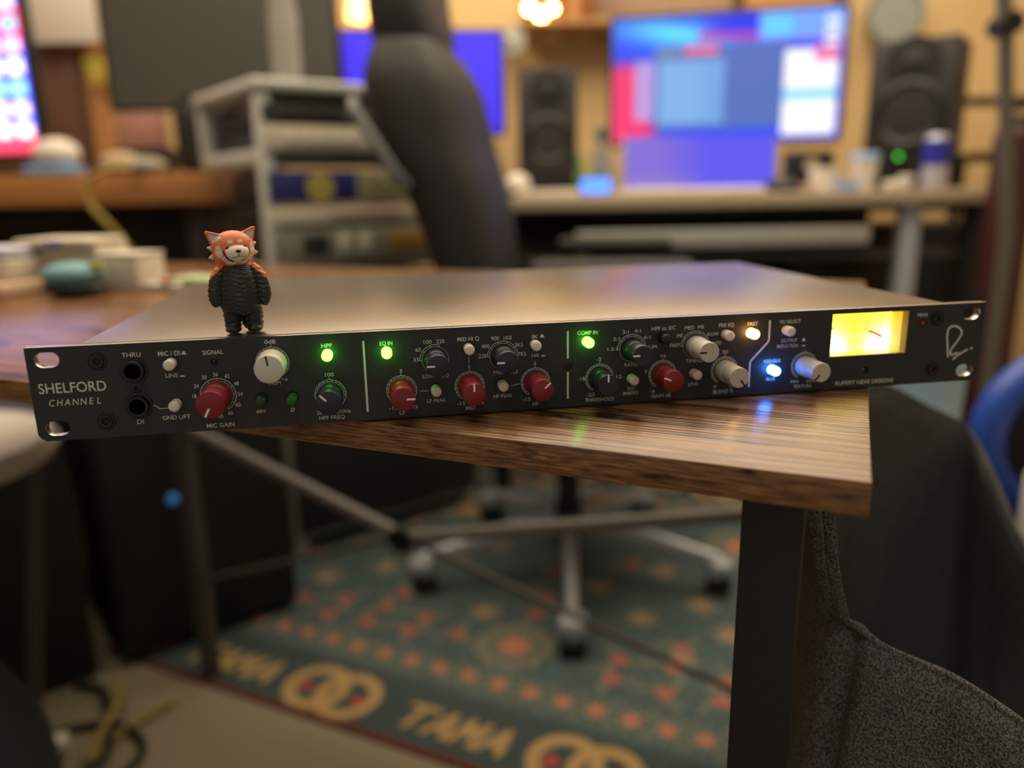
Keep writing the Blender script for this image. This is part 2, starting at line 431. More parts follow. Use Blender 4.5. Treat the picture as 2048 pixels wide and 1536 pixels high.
for p in panel.data.polygons:
    if abs(p.normal.y) < 0.5:
        c = p.center
        onb = c.z > PH - 0.0004 or c.z < 0.0004 or c.x < 0.004 and False
        inslot = any(abs(c.x - x) < 5.6 * MM and abs(c.z - z) < 3.8 * MM for x in (hx, PW - hx) for z in (hzz, PH - hzz))
        if onb or inslot: p.material_index = 1
CX0, CX1, CY1 = 0.0205, 0.4635, 0.262
MB().box(((CX0 + CX1) / 2, (0.0125 + CY1) / 2, 0.0208), (CX1 - CX0, CY1 - 0.0125, 0.0410), 0.0005).build('chassis', M_top, unit)
cover = MB().box(((CX0 + CX1) / 2, (0.0065 + CY1) / 2, 0.0423), (CX1 - CX0, CY1 - 0.0065, 0.0012), 0.0004).build('cover', M_top, unit)
vb = MB()
for gx0 in (0.120, 0.245):
    for i in range(30):
        vb.box((gx0 + i * 0.0031, 0.226, 0.04292), (0.0016, 0.010, 0.00006))
vb.build('vent_slots', M_dark, cover, kind='stuff')
for x in (CX0 + .03, CX1 - .03, ):
    MB().lathe([(0, -.0012), (.007, -.0012), (.007, 0.0005), (0, .0005)], 20, Matrix.Translation((x, 0.02 if x > .2 else .245, 0))).build('foot', M_dark, unit)
MB().lathe([(0, -.0012), (.007, -.0012), (.007, 0.0005), (0, .0005)], 20, Matrix.Translation((CX1 - .03, 0.245, 0))).build('foot', M_dark, unit)
ROTY = Matrix.Rotation(PI / 2, 4, 'X')        # local z -> -y (towards the camera)
def onp(x, z, y=0.0): return Matrix.Translation((x * MM, y, z * MM)) @ ROTY

YP = -0.00006
def label(s, x, z, h=1.75, w=None, bold=0.0, dy=0.0, m=None, parent=None, shear=0.0):
    me = text_mesh(s, h * MM, w * MM if w else None, bold=bold)
    if shear: me.transform(Matrix.Shear('XZ', 4, (shear, 0)) if False else Matrix(((1, shear, 0, 0), (0, 1, 0, 0), (0, 0, 1, 0), (0, 0, 0, 1))))
    me.transform(onp(x, z, YP - dy))
    return link('lettering', me, m or M_print, parent or panel, None)
B_ = 0.004
label('SHELFORD', 17.6, 24.7, 4.6, 28.3, 0.004)
label('CHANNEL', 17.8, 17.8, 0, 0) if False else None
for i, ch in enumerate('CHANNEL'):
    label(ch, 8.0 + i * 3.33, 17.9, 3.0, None, 0.0, shear=0.18)
for s, x, z, h, w in [
    ('THRU', 44.15, 38.2, 2.1, 8.0), ('DI', 44.2, 6.6, 2.1, 2.9), ('MIC / DI', 60.3, 38.0, 2.1, 9.4), ('LINE', 60.4, 27.7, 1.9, 5.4), ('GND LIFT', 60.1, 7.7, 1.9, 12.2),
    ('SIGNAL', 79.4, 37.5, 2.0, 9.2), ('MIC GAIN', 79.2, 2.5, 2.0, 12.4), ('0dB', 105.1, 41.1, 1.9, 5.0), ('+6', 110.2, 22.8, 1.7, 2.8), ('-6', 99.8, 22.8, 1.7, 2.6), ('TRIM', 105.3, 21.3, 1.8, 6.0),
    ('HPF', 130.65, 37.95, 1.9, 5.0), ('48V', 98.1, 7.9, 1.7, 4.6), ('\u00d8', 112.6, 7.7, 2.0, 1.9), ('HPF FREQ', 130.6, 2.7, 1.9, 12.0), ('EQ IN', 158.3, 37.6, 1.9, 6.0),
    ('LF', 164.3, 2.6, 1.9, 2.8), ('LF PEAK', 181.2, 7.8, 1.8, 9.2), ('LOW FREQ', 181.3, 20.2, 1.8, 12.6), ('MID HI Q', 197.8, 37.7, 1.9, 10.6), ('MID', 197.8, 2.8, 1.9, 4.7),
    ('MID FREQ', 215.9, 20.2, 1.8, 12.0), ('8K', 230.8, 37.2, 1.8, 2.9), ('16K', 231.1, 27.7, 1.7, 3.9), ('HF', 230.8, 2.7, 1.9, 3.0), ('HF PEAK', 214.3, 8.0, 1.8, 9.4),
    ('COMP IN', 257.7, 37.8, 1.9, 10.4), ('RATIO', 280.9, 20.2, 1.8, 7.6), ('THRESHOLD', 264.3, 2.9, 1.9, 15.3), ('HPF to S/C', 297.6, 38.1, 1.9, 12.9), ('S/C', 280.9, 7.7, 1.7, 3.9), ('INSERT', 280.8, 5.2, 1.7, 8.0),
    ('GAIN dB', 297.4, 2.8, 1.9, 10.2), ('TIMING', 314.6, 20.3, 1.8, 9.0), ('PRE EQ', 331.5, 38.1, 1.9, 8.2), ('LINK', 314.7, 7.9, 1.7, 5.4), ('BLEND %', 331.5, 2.9, 1.9, 11.0),
    ('FAST', 346.0, 38.1, 1.9, 5.8), ('VU SELECT', 367.0, 38.3, 1.9, 11.9), ('OUTPUT', 367.1, 28.2, 1.8, 9.0), ('REDUCTION', 366.4, 25.3, 1.7, 11.8), ('RED/SILK', 358.3, 17.7, 1.8, 9.6),
    ('BLUE', 358.0, 8.0, 1.6, 5.0), ('MIN', 371.9, 5.7, 1.6, 4.4), ('MAX', 381.4, 5.5, 1.6, 5.0), ('TEXTURE', 376.6, 2.9, 1.9, 10.4), ('PEAK', 444.2, 38.3, 1.8, 6.2),
    ('RUPERT NEVE DESIGNS', 413.1, 3.1, 2.1, 34.5),
    ('18', 69.1, 17.2, 1.9, None), ('24', 70.4, 22.0, 1.9, None), ('30', 74.3, 25.9, 1.9, None), ('36', 79.4, 27.0, 1.9, None), ('42', 84.4, 25.9, 1.9, None), ('48', 88.2, 22.1, 1.9, None),
    ('54', 89.5, 17.0, 1.9, None), ('60', 88.0, 11.9, 1.9, None), ('66', 84.3, 8.2, 1.9, None), ('dB', 79.6, 6.9, 1.9, None),
    ('100', 130.8, 23.8, 1.8, 4.0), ('20', 124.9, 5.4, 1.8, 2.6), ('250Hz', 136.2, 5.4, 1.8, 6.9),
    ('0', 164.6, 23.7, 1.8, None), ('-15', 160.0, 5.3, 1.8, 4.0), ('+15', 169.6, 5.4, 1.8, 4.4), ('35', 172.2, 28.8, 1.9, 2.7), ('60', 173.4, 33.6, 1.9, 2.7), ('100', 178.1, 37.2, 1.9, 3.9), ('220', 184.2, 37.2, 1.9, 4.0),
    ('0', 197.8, 23.8, 1.8, None), ('-15', 193.2, 5.4, 1.8, 4.0), ('+15', 202.4, 5.4, 1.8, 4.4), ('220', 204.6, 28.8, 1.9, 4.0), ('400', 206.1, 33.6, 1.9, 4.0), ('900', 211.0, 37.3, 1.9, 4.0),
    ('1K8', 217.2, 37.3, 1.9, 3.9), ('3K5', 222.8, 33.5, 1.9, 4.0), ('7K5', 224.3, 28.8, 1.9, 4.0), ('0', 230.8, 23.7, 1.8, None), ('-15', 226.3, 5.5, 1.8, 4.0), ('+15', 235.5, 5.4, 1.8, 4.4),
    ('1.5:1', 270.7, 28.8, 1.8, 5.0), ('2:1', 272.7, 33.8, 1.8, 3.2), ('3:1', 277.5, 37.2, 1.8, 3.2), ('4:1', 283.8, 37.4, 1.8, 3.3), ('6:1', 288.9, 33.9, 1.8, 3.3), ('LIM', 292.0, 28.8, 1.8, 4.0),
    ('-2', 263.7, 23.9, 1.8, 2.5), ('-18', 254.5, 14.3, 1.8, 4.0), ('-25', 259.5, 5.7, 1.8, 4.2), ('12', 274.4, 14.2, 1.8, 2.7), ('20', 269.0, 5.5, 1.8, 2.8),
    ('+6', 297.6, 23.8, 1.8, 3.2), ('0', 288.7, 16.0, 1.8, None), ('-6', 292.5, 5.5, 1.8, 2.6), ('20', 302.6, 5.5, 1.8, 2.8),
    ('FAST', 304.0, 29.0, 1.8, 5.4), ('MF', 306.4, 33.8, 1.8, 3.2), ('MED', 311.4, 37.7, 1.8, 5.1), ('MS', 317.6, 37.8, 1.8, 3.3), ('SLOW', 324.2, 33.8, 1.8, 6.4), ('AUTO', 326.6, 29.0, 1.8, 5.0),
    ('50', 331.6, 24.0, 1.8, 2.8), ('0', 326.7, 5.7, 1.8, None), ('100', 337.0, 5.7, 1.8, 4.0)]:
    bold = B_ if h >= 1.9 and (s.isupper() or ' ' in s) and not s[0].isdigit() else 0.0
    label(s, x, z, h, w, bold)

def strip(mb, a, c, w, y=YP):
    """flat printed line between two points (mm)"""
    ax, az = a; bx, bz = c; dx, dz = bx - ax, bz - az; l = math.hypot(dx, dz) or 1
    nx_, nz_ = -dz / l * w / 2, dx / l * w / 2
    mb.bm.faces.new([mb.bm.verts.new((px * MM, y, pz * MM)) for px, pz in ((ax + nx_, az + nz_), (ax - nx_, az - nz_), (bx - nx_, bz - nz_), (bx + nx_, bz + nz_))])
def polyline(name, pts, w, y=YP, m=None, parent=None):
    mb = MB(); cs = []
    n = len(pts)
    for i, (x, z) in enumerate(pts):
        a = pts[max(0, i - 1)]; c = pts[min(n - 1, i + 1)]
        dx, dz = c[0] - a[0], c[1] - a[1]; l = math.hypot(dx, dz) or 1
        ox, oz = -dz / l * w / 2, dx / l * w / 2
        cs.append((mb.bm.verts.new(((x + ox) * MM, y, (z + oz) * MM)), mb.bm.verts.new(((x - ox) * MM, y, (z - oz) * MM))))
    for p, q in zip(cs, cs[1:]): mb.bm.faces.new((p[0], p[1], q[1], q[0]))
    return mb.build(name, m or M_print, parent or panel, None)
def catmull(pts, k=6, closed=False):
    P = [np.array(p, float) for p in pts]; out = []; n = len(P)
    R_ = range(n) if closed else range(n - 1)
    for i in R_:
        if closed: p0, p1, p2, p3 = P[i - 1], P[i], P[(i + 1) % n], P[(i + 2) % n]
        else: p0, p1, p2, p3 = P[max(i - 1, 0)], P[i], P[i + 1], P[min(i + 2, n - 1)]
        for j in range(k):
            t = j / k
            out.append(tuple(0.5 * ((2 * p1) + (-p0 + p2) * t + (2 * p0 - 5 * p1 + 4 * p2 - p3) * t * t + (-p0 + 3 * p1 - 3 * p2 + p3) * t ** 3)))
    if not closed: out.append(tuple(P[-1]))
    return out
def disc(name, x, z, r, m, parent, y=YP, n=24):
    mb = MB(); mb.bm.faces.new([mb.bm.verts.new(((x + r * math.cos(2 * PI * i / n)) * MM, y, (z + r * math.sin(2 * PI * i / n)) * MM)) for i in range(n)])
    return mb.build(name, m, parent, None)

for pts, w in [([(147.65, 39.3), (147.65, 4.3)], 1.0), ([(247.56, 39.1), (247.56, 25.2)], 0.9), ([(247.56, 18.2), (247.56, 4.4)], 0.9)]:
    polyline('divider_line', pts, w)
polyline('divider_line', [(355.5, 39.5), (355.6, 29.2), (355.0, 27.8), (346.2, 18.6), (345.7, 17.4), (345.8, 4.3)], 0.95)
for pts in ([(49.8, 13.85), (51.4, 13.8), (53.3, 12.3), (58.3, 12.25)], [(173.2, 13.1), (177.3, 12.95)], [(197.8, 28.9), (197.8, 25.2)], [(218.1, 12.9), (222.6, 13.6)]):
    polyline('link_line', pts, 0.28)
def sym(x, z, out):
    mb = MB()
    base = [(x - 1.15, z - .75), (x + 1.15, z - .75), (x + 1.15, z - .45), (x + .75, z - .45), (x + .6, z + .75), (x - .6, z + .75), (x - .75, z - .45), (x - 1.15, z - .45)]
    if not out: base = [(x - 1.2, z - .4), (x + 1.2, z - .4), (x + 1.0, z - .1), (x + .4, z + .25), (x - .4, z + .25), (x - 1.0, z - .1)]
    mb.bm.faces.new([mb.bm.verts.new((a * MM, YP, c * MM)) for a, c in base])
    mb.build('switch_symbol', M_print, panel, None)
for x, z, o in ((66.7, 37.9, 1), (64.9, 27.2, 0), (234.5, 37.3, 1), (235.0, 27.4, 0), (375.4, 28.2, 1), (375.5, 25.1, 0)): sym(x, z, o)

def scale_ring(x, z, R, Ri, a0, a1, ticks, stub=False, full=False):
    """angles clockwise from the top, degrees"""
    mb = MB()
    def pt(r, a): return (x + r * math.sin(math.radians(a)), z + r * math.cos(math.radians(a)))
    n = max(8, int(abs(a1 - a0) / 6))
    for rr_, w, b0, b1 in ((R, .27, a0, a1), (Ri, .2, a0, a1)) + (((Ri, .13, a1, a0 + 360),) if full else ()):
        k = n if (b0, b1) == (a0, a1) else 30
        for i in range(k):
            strip(mb, pt(rr_, b0 + (b1 - b0) * i / k), pt(rr_, b0 + (b1 - b0) * (i + 1) / k), w)
    for a in ticks: strip(mb, pt(Ri, a), pt(R, a), .22)
    if stub: strip(mb, pt(R, 0), pt(R + 1.2, 0), .24)
    mb.build('scale_ring', M_print, panel, None)
even = [-150 + 300 * i / 17 for i in range(18)]

M_red = mat('knob_red', (124, 25, 36), 0.42, var=.04, scale=300, bump=.05, bscale=3000)
M_wht = mat('knob_off_white', (206, 202, 190), 0.42, var=.03, scale=300, bump=.05, bscale=3000)
M_gry = mat('knob_warm_grey', (188, 182, 172), 0.42, var=.03, scale=300, bump=.05, bscale=3000)
M_nvy = mat('knob_dark_slate', (30, 38, 48), 0.40, var=.05, scale=300, bump=.05, bscale=3000)
M_pl = mat('pointer_white', (238, 236, 228), 0.5); M_pk = mat('pointer_black', (14, 14, 15), 0.5)
KN = {}
def knob(x, z, h, r, m, ang, pm, label_):
    key = (round(h, 1), round(r, 1), m.name)
    if key not in KN:
        R0 = r * 1.07
        mb = MB().lathe([(0, 0.2), (R0 * .98, .2), (R0, .5), (R0, h * .30), (R0 * .96, h * .36), (r * .93, h * .41), (r * .97, h * .46), (r * 1.0, h * .52), (r, h - .5), (r * .985, h - .2), (r * .94, h), (0, h)], 48)
        bmesh.ops.scale(mb.bm, vec=(MM, MM, MM), verts=mb.bm.verts)
        bmesh.ops.transform(mb.bm, matrix=ROTY, verts=mb.bm.verts)
        bmesh.ops.recalc_face_normals(mb.bm, faces=mb.bm.faces)
        me = bpy.data.meshes.new('knob'); mb.bm.to_mesh(me); mb.bm.free(); me.materials.append(m); KN[key] = me
    o = link('knob', KN[key], None, unit, 40, label_); o.location = (x * MM, 0, z * MM)
    a = math.radians(ang); dx, dz = math.sin(a), math.cos(a)
    mb = MB(); q = MB()
    p = (r * .28, r * .97); w = .42
    pts = [(dx * p[0] + dz * w, dz * p[0] - dx * w), (dx * p[1] + dz * w, dz * p[1] - dx * w), (dx * p[1] - dz * w, dz * p[1] + dx * w), (dx * p[0] - dz * w, dz * p[0] + dx * w)]
    mb.prism([(a_ * MM, c_ * MM) for a_, c_ in pts], -(h + .12) * MM, -(h - .5) * MM)
    mb.build('pointer_line', pm, o)
kn = [(79.65, 17.3, 19, 6.3, M_red, 207, M_pl, 'large red knob'), (105.3, 31.0, 14.5, 6.5, M_wht, -8, M_pk, 'large off-white knob'), (130.7, 14.2, 17, 5.8, M_nvy, -45, M_pl, 'dark slate knob'),
      (164.5, 14.1, 18, 5.75, M_red, 92, M_pl, 'red knob'), (181.5, 28.2, 15, 5.4, M_nvy, -90, M_pl, 'dark slate knob'), (197.8, 14.1, 18, 5.45, M_red, 0, M_pl, 'red knob'),
      (214.6, 28.2, 15.5, 5.4, M_nvy, -90, M_pl, 'dark slate knob'), (230.9, 14.1, 17.5, 5.35, M_red, 47, M_pl, 'red knob'), (280.9, 28.2, 17, 5.1, M_nvy, -90, M_pl, 'dark slate knob'),
      (264.1, 14.1, 15.5, 5.3, M_nvy, 0, M_pl, 'dark slate knob'), (297.6, 14.1, 16, 5.5, M_red, -68, M_pl, 'red knob'), (314.8, 28.2, 18, 5.1, M_gry, -90, M_pk, 'warm grey knob'),
      (331.6, 14.2, 17.5, 5.2, M_gry, 146, M_pk, 'warm grey knob'), (376.7, 14.1, 17, 5.1, M_gry, 222, M_pk, 'warm grey knob')]
for k in kn: knob(*k)
scale_ring(79.65, 17.0, 8.0, 6.95, -120, 150, [-90 + 30 * i for i in range(9)] + [-120])
scale_ring(105.3, 31.0, 7.5, 6.6, -150, 150, even, True)
for x in (130.7, 164.5, 197.8, 230.9, 264.1, 297.6, 331.6, 376.7): scale_ring(x, 14.1, 7.25, 6.35, -150, 150, even, True)
scale_ring(181.5, 28.2, 7.55, 6.5, -90, 18, [-90, -54, -18, 18], full=True)
for x in (214.6, 280.9, 314.8): scale_ring(x, 28.2, 7.55, 6.5, -90, 90, [-90, -54, -18, 18, 54, 90], full=True)

# push buttons and lights
M_btn = mat('button_cream', (226, 220, 204), 0.4, var=.02)
M_bg1 = mat('button_dark_green', (34, 66, 26), 0.35, var=.03); M_bg2 = mat('button_green', (40, 104, 26), 0.35, var=.03)
M_bk = mat('button_black', (22, 22, 23), 0.4)
M_well = mat('switch_well', (4, 4, 4), 0.8)
def led_mat(name, rgb, es): return mat(name, rgb, 0.3, emit=rgb, es=es, var=0.0)
M_lg = led_mat('led_green', (96, 255, 54), 11); M_lo = led_mat('led_amber', (255, 180, 92), 15); M_lb = led_mat('led_blue', (56, 128, 255), 34)
BT = {}
def button(x, z, m, name='push_button', h=6.0, r=2.55, lab=None):
    if m.name not in BT:
        mb = MB().lathe([(0, 0.05), (r, 0.05), (r, h - 1.0), (r * .93, h - .45), (r * .72, h - .12), (r * .35, h), (0, h + .03)], 32)
        bmesh.ops.scale(mb.bm, vec=(MM, MM, MM), verts=mb.bm.verts); bmesh.ops.transform(mb.bm, matrix=ROTY, verts=mb.bm.verts)
        bmesh.ops.recalc_face_normals(mb.bm, faces=mb.bm.faces)
        me = bpy.data.meshes.new(name); mb.bm.to_mesh(me); mb.bm.free(); me.materials.append(m); BT[m.name] = me
    o = link(name, BT[m.name], None, unit, 50, lab); o.location = (x * MM, 0, z * MM)
    disc('well', x, z, r + .45, M_well, panel, YP * .5)
    return o
for x, z in ((60.9, 33.4), (60.9, 14.1), (181.0, 13.4), (197.7, 33.1), (230.6, 33.3), (213.9, 13.9), (280.9, 12.9), (331.2, 33.3), (314.6, 13.7), (364.9, 33.9)): button(x, z, M_btn)
button(98.8, 14.05, M_bg1, lab='dark green button'); button(112.9, 13.7, M_bg2, lab='green button'); button(297.2, 33.3, M_bk, lab='black button')
for x, z, m, l in ((130.7, 33.8, M_lg, 'lit green button'), (158.3, 33.5, M_lg, 'lit green button'), (257.3, 33.4, M_lg, 'lit green button'), (345.0, 33.4, M_lo, 'lit amber button'), (358.0, 13.2, M_lb, 'lit blue button')):
    button(x, z, m, 'indicator_button', lab=l)
# small indicator leds
M_rim = mat('black_plastic', (14, 14, 15), 0.35)
for x, z, m in ((79.6, 33.1, mat('led_off', (26, 24, 22), .25)), (444.7, 33.8, mat('led_dim_red', (90, 12, 10), .4, emit=(180, 20, 12), es=.25))):
    MB().lathe([(0, 0), (1.75 * MM, 0), (1.75 * MM, .25 * MM), (1.5 * MM, .4 * MM), (1.4 * MM, .1 * MM), (0, .1 * MM)], 24, onp(x, z)).build('led_bezel', M_rim, unit)
    MB().sphere((0, 0, 0), 1.15 * MM, 16).build('indicator_led', m, unit).matrix_local = onp(x, z)
# jack sockets
for x, z in JK:
    o = MB().lathe([(3.3 * MM, -12 * MM), (3.3 * MM, 2.3 * MM), (3.7 * MM, 2.9 * MM), (4.6 * MM, 2.9 * MM), (4.9 * MM, 2.5 * MM), (5.0 * MM, .3 * MM), (6.15 * MM, .15 * MM), (6.15 * MM, -2 * MM), (3.3 * MM, -12 * MM)], 40, onp(x, z)).build('jack_socket', M_rim, unit)
    MB().lathe([(0, -11.5 * MM), (3.3 * MM, -11.5 * MM), (3.3 * MM, -12 * MM), (0, -12 * MM)], 24, onp(x, z)).build('contact', M_dark, o)
# screws
def bolt(x, z, R, hexs=True):
    o = MB().lathe([(0, -.4 * MM), (R * .38 * MM, -.4 * MM), (R * .42 * MM, 1.0 * MM), (R * .62 * MM, 1.2 * MM), (R * .72 * MM, 1.0 * MM), (R * .74 * MM, .2 * MM), (R * .96 * MM, .1 * MM), (R * MM, .35 * MM), (R * 1.04 * MM, .02 * MM)], 32, onp(x, z)).build('bolt', M_rim, unit)
    MB().lathe([(0, -.1 * MM), (R * .3 * MM, -.1 * MM), (R * .34 * MM, .4 * MM), (R * .2 * MM, .5 * MM), (0, .2 * MM)], 6, onp(x, z)).build('hex_recess', M_dark, o)
for x, z in ((29.7, 35.9), (29.7, 7.85), (452.9, 36.0), (453.4, 7.9)): bolt(x, z, 3.9)
def screw(x, z, R):
    o = MB().lathe([(0, .35 * MM), (R * .6 * MM, .35 * MM), (R * .92 * MM, .12 * MM), (R * MM, .02 * MM), (R * MM, -.1 * MM), (0, -.1 * MM)], 28, onp(x, z)).build('screw', M_rim, unit)
    s = MB().box((x * MM, -.00036, z * MM), (R * .9 * MM, .0001, R * .22 * MM), rot=None); s.box((x * MM, -.00036, z * MM), (R * .22 * MM, .0001, R * .9 * MM))
    s.build('cross_slot', M_well, o)
screw(44.4, 22.6, 2.6); screw(247.56, 22.0, 2.5)
MB().lathe([(0, -4 * MM), (1.2 * MM, -4 * MM), (1.2 * MM, -3 * MM), (1.9 * MM, -3 * MM), (1.9 * MM, -4.4 * MM), (0, -4.4 * MM)], 20, onp(412.9, 9.4)).build('trim_screw', M_edge, unit)
# signature
sg = catmull([(462.5, 13.9), (461.5, 20.0), (460.5, 26.0), (461.0, 30.0), (463.7, 31.3), (467.0, 30.3), (469.1, 28.0), (468.8, 25.6), (466.6, 22.0), (464.1, 18.4), (463.8, 16.0), (464.9, 15.2), (468.5, 16.4)], 5)
polyline('signature_mark', sg, 0.95)
polyline('signature_mark', catmull([(465.6, 12.5), (468.7, 14.9), (471.5, 16.4), (474.2, 17.8)], 4), 0.95)
disc('signature_mark', 476.4, 18.2, .7, M_print, panel)

# VU meter
vw, vh = 446, 227
XX, YY = np.meshgrid((np.arange(vw) + .5) / vw, (np.arange(vh) + .5) / vh)
asp = 22.7 / 44.6
F = np.empty((vh, vw, 3)); F[:] = np.array((1.0, .80, .18))
g = np.exp(-(((XX - .13) / .22) ** 2 + ((YY - .10) / .42) ** 2)) + np.exp(-(((XX - .88) / .28) ** 2 + ((YY - .08) / .50) ** 2))
g = np.clip(g * 1.5, 0, 1); F = F * (1 - g[..., None]) + np.array((1.0, 1.0, .82)) * g[..., None]
F[..., 1] += .10 * (1 - np.clip((YY - .3) / .7, 0, 1)) ; F = np.clip(F, 0, 1)
cx_, cy_ = .46, -.78
px_, py_ = (XX - cx_), (YY - cy_) * asp
rad = np.hypot(px_, py_); an = np.degrees(np.arctan2(px_, py_))
def ink(mask, c, k=.75):
    k = min(1, k * 1.25)
    F[mask] = F[mask] * (1 - k) + np.array(c) * k
ink((np.abs(rad - .665) < .005) & (an > -33) & (an < 16), (.45, .33, .08), .7)
ink((np.abs(rad - .665) < .016) & (an > 15) & (an < 33), (.80, .10, .02), .9)
for i, a in enumerate([-33, -24, -17, -11, -6, -1.5, 3, 7.5, 12, 16, 20.5, 26, 33]):
    ink((rad > .67) & (rad < (.715 if i % 2 == 0 else .70)) & (np.abs(an - a) < .45), (.4, .28, .06), .7)
    ink((np.hypot(px_ - .76 * math.sin(math.radians(a)), py_ - .76 * math.cos(math.radians(a))) < .017) & (rad > .745), (.5, .36, .08), .6)
for i in range(11):
    a = -33 + i * 4.6
    ink((np.hypot(px_ - .625 * math.sin(math.radians(a)), py_ - .625 * math.cos(math.radians(a))) < .008), (.5, .36, .08), .6)
lg = catmull([(.385, .16), (.375, .35), (.365, .50), (.40, .58), (.45, .54), (.45, .42), (.42, .30), (.40, .20), (.43, .17), (.50, .22)], 4)
for a, c in zip(lg, lg[1:]): ink(seg_d(XX, YY * asp, (a[0], a[1] * asp), (c[0], c[1] * asp)) < .006, (.6, .45, .1), .7)
M_vu = image_mat('backlit_meter_scale', F, 2.8)
M_vub = mat('meter_cream_plastic', (236, 214, 130), 0.35, var=.02)
x0, x1, z0, z1 = [q * MM for q in VU]
YD = 0.0100
mb = MB()
for (c, d) in (((x0 - .0004, 0.005, (z0 + z1) / 2), (.0008, YD, z1 - z0)), ((x1 + .0004, .005, (z0 + z1) / 2), (.0008, YD, z1 - z0)), (((x0 + x1) / 2, .005, z0 - .0004), (x1 - x0 + .0016, YD, .0008)), (((x0 + x1) / 2, .005, z1 + .0004), (x1 - x0 + .0016, YD, .0008))):
    mb.box((c[0], c[1] + .0002, c[2]), (d[0], d[1], d[2]))
meter = mb.build('meter_housing', M_vub, unit, label='cream meter surround')
mb = MB(); uvl = mb.bm.loops.layers.uv.new('UVMap')
f = mb.bm.faces.new([mb.bm.verts.new(p) for p in ((x0, YD, z0), (x1, YD, z0), (x1, YD, z1), (x0, YD, z1))])
for l, uv_ in zip(f.loops, ((0, 0), (1, 0), (1, 1), (0, 1))): l[uvl].uv = uv_
me = bpy.data.meshes.new('scale_face'); mb.bm.to_mesh(me); mb.bm.free(); link('scale_face', me, M_vu, meter, None)
MB().box(((x1 - .0030), .0050, (z0 + z1) / 2), (.0007, .0090, z1 - z0 - .0006)).build('inner_wall', M_vub, meter)
nb = MB().tube([(x0 + .0215, YD - .0012, z0 + .0005), (x0 + .0275, YD - .0012, z0 + .0190)], .00022, 6)
nb.build('needle', mat('needle_dark', (60, 42, 10), .6), meter)

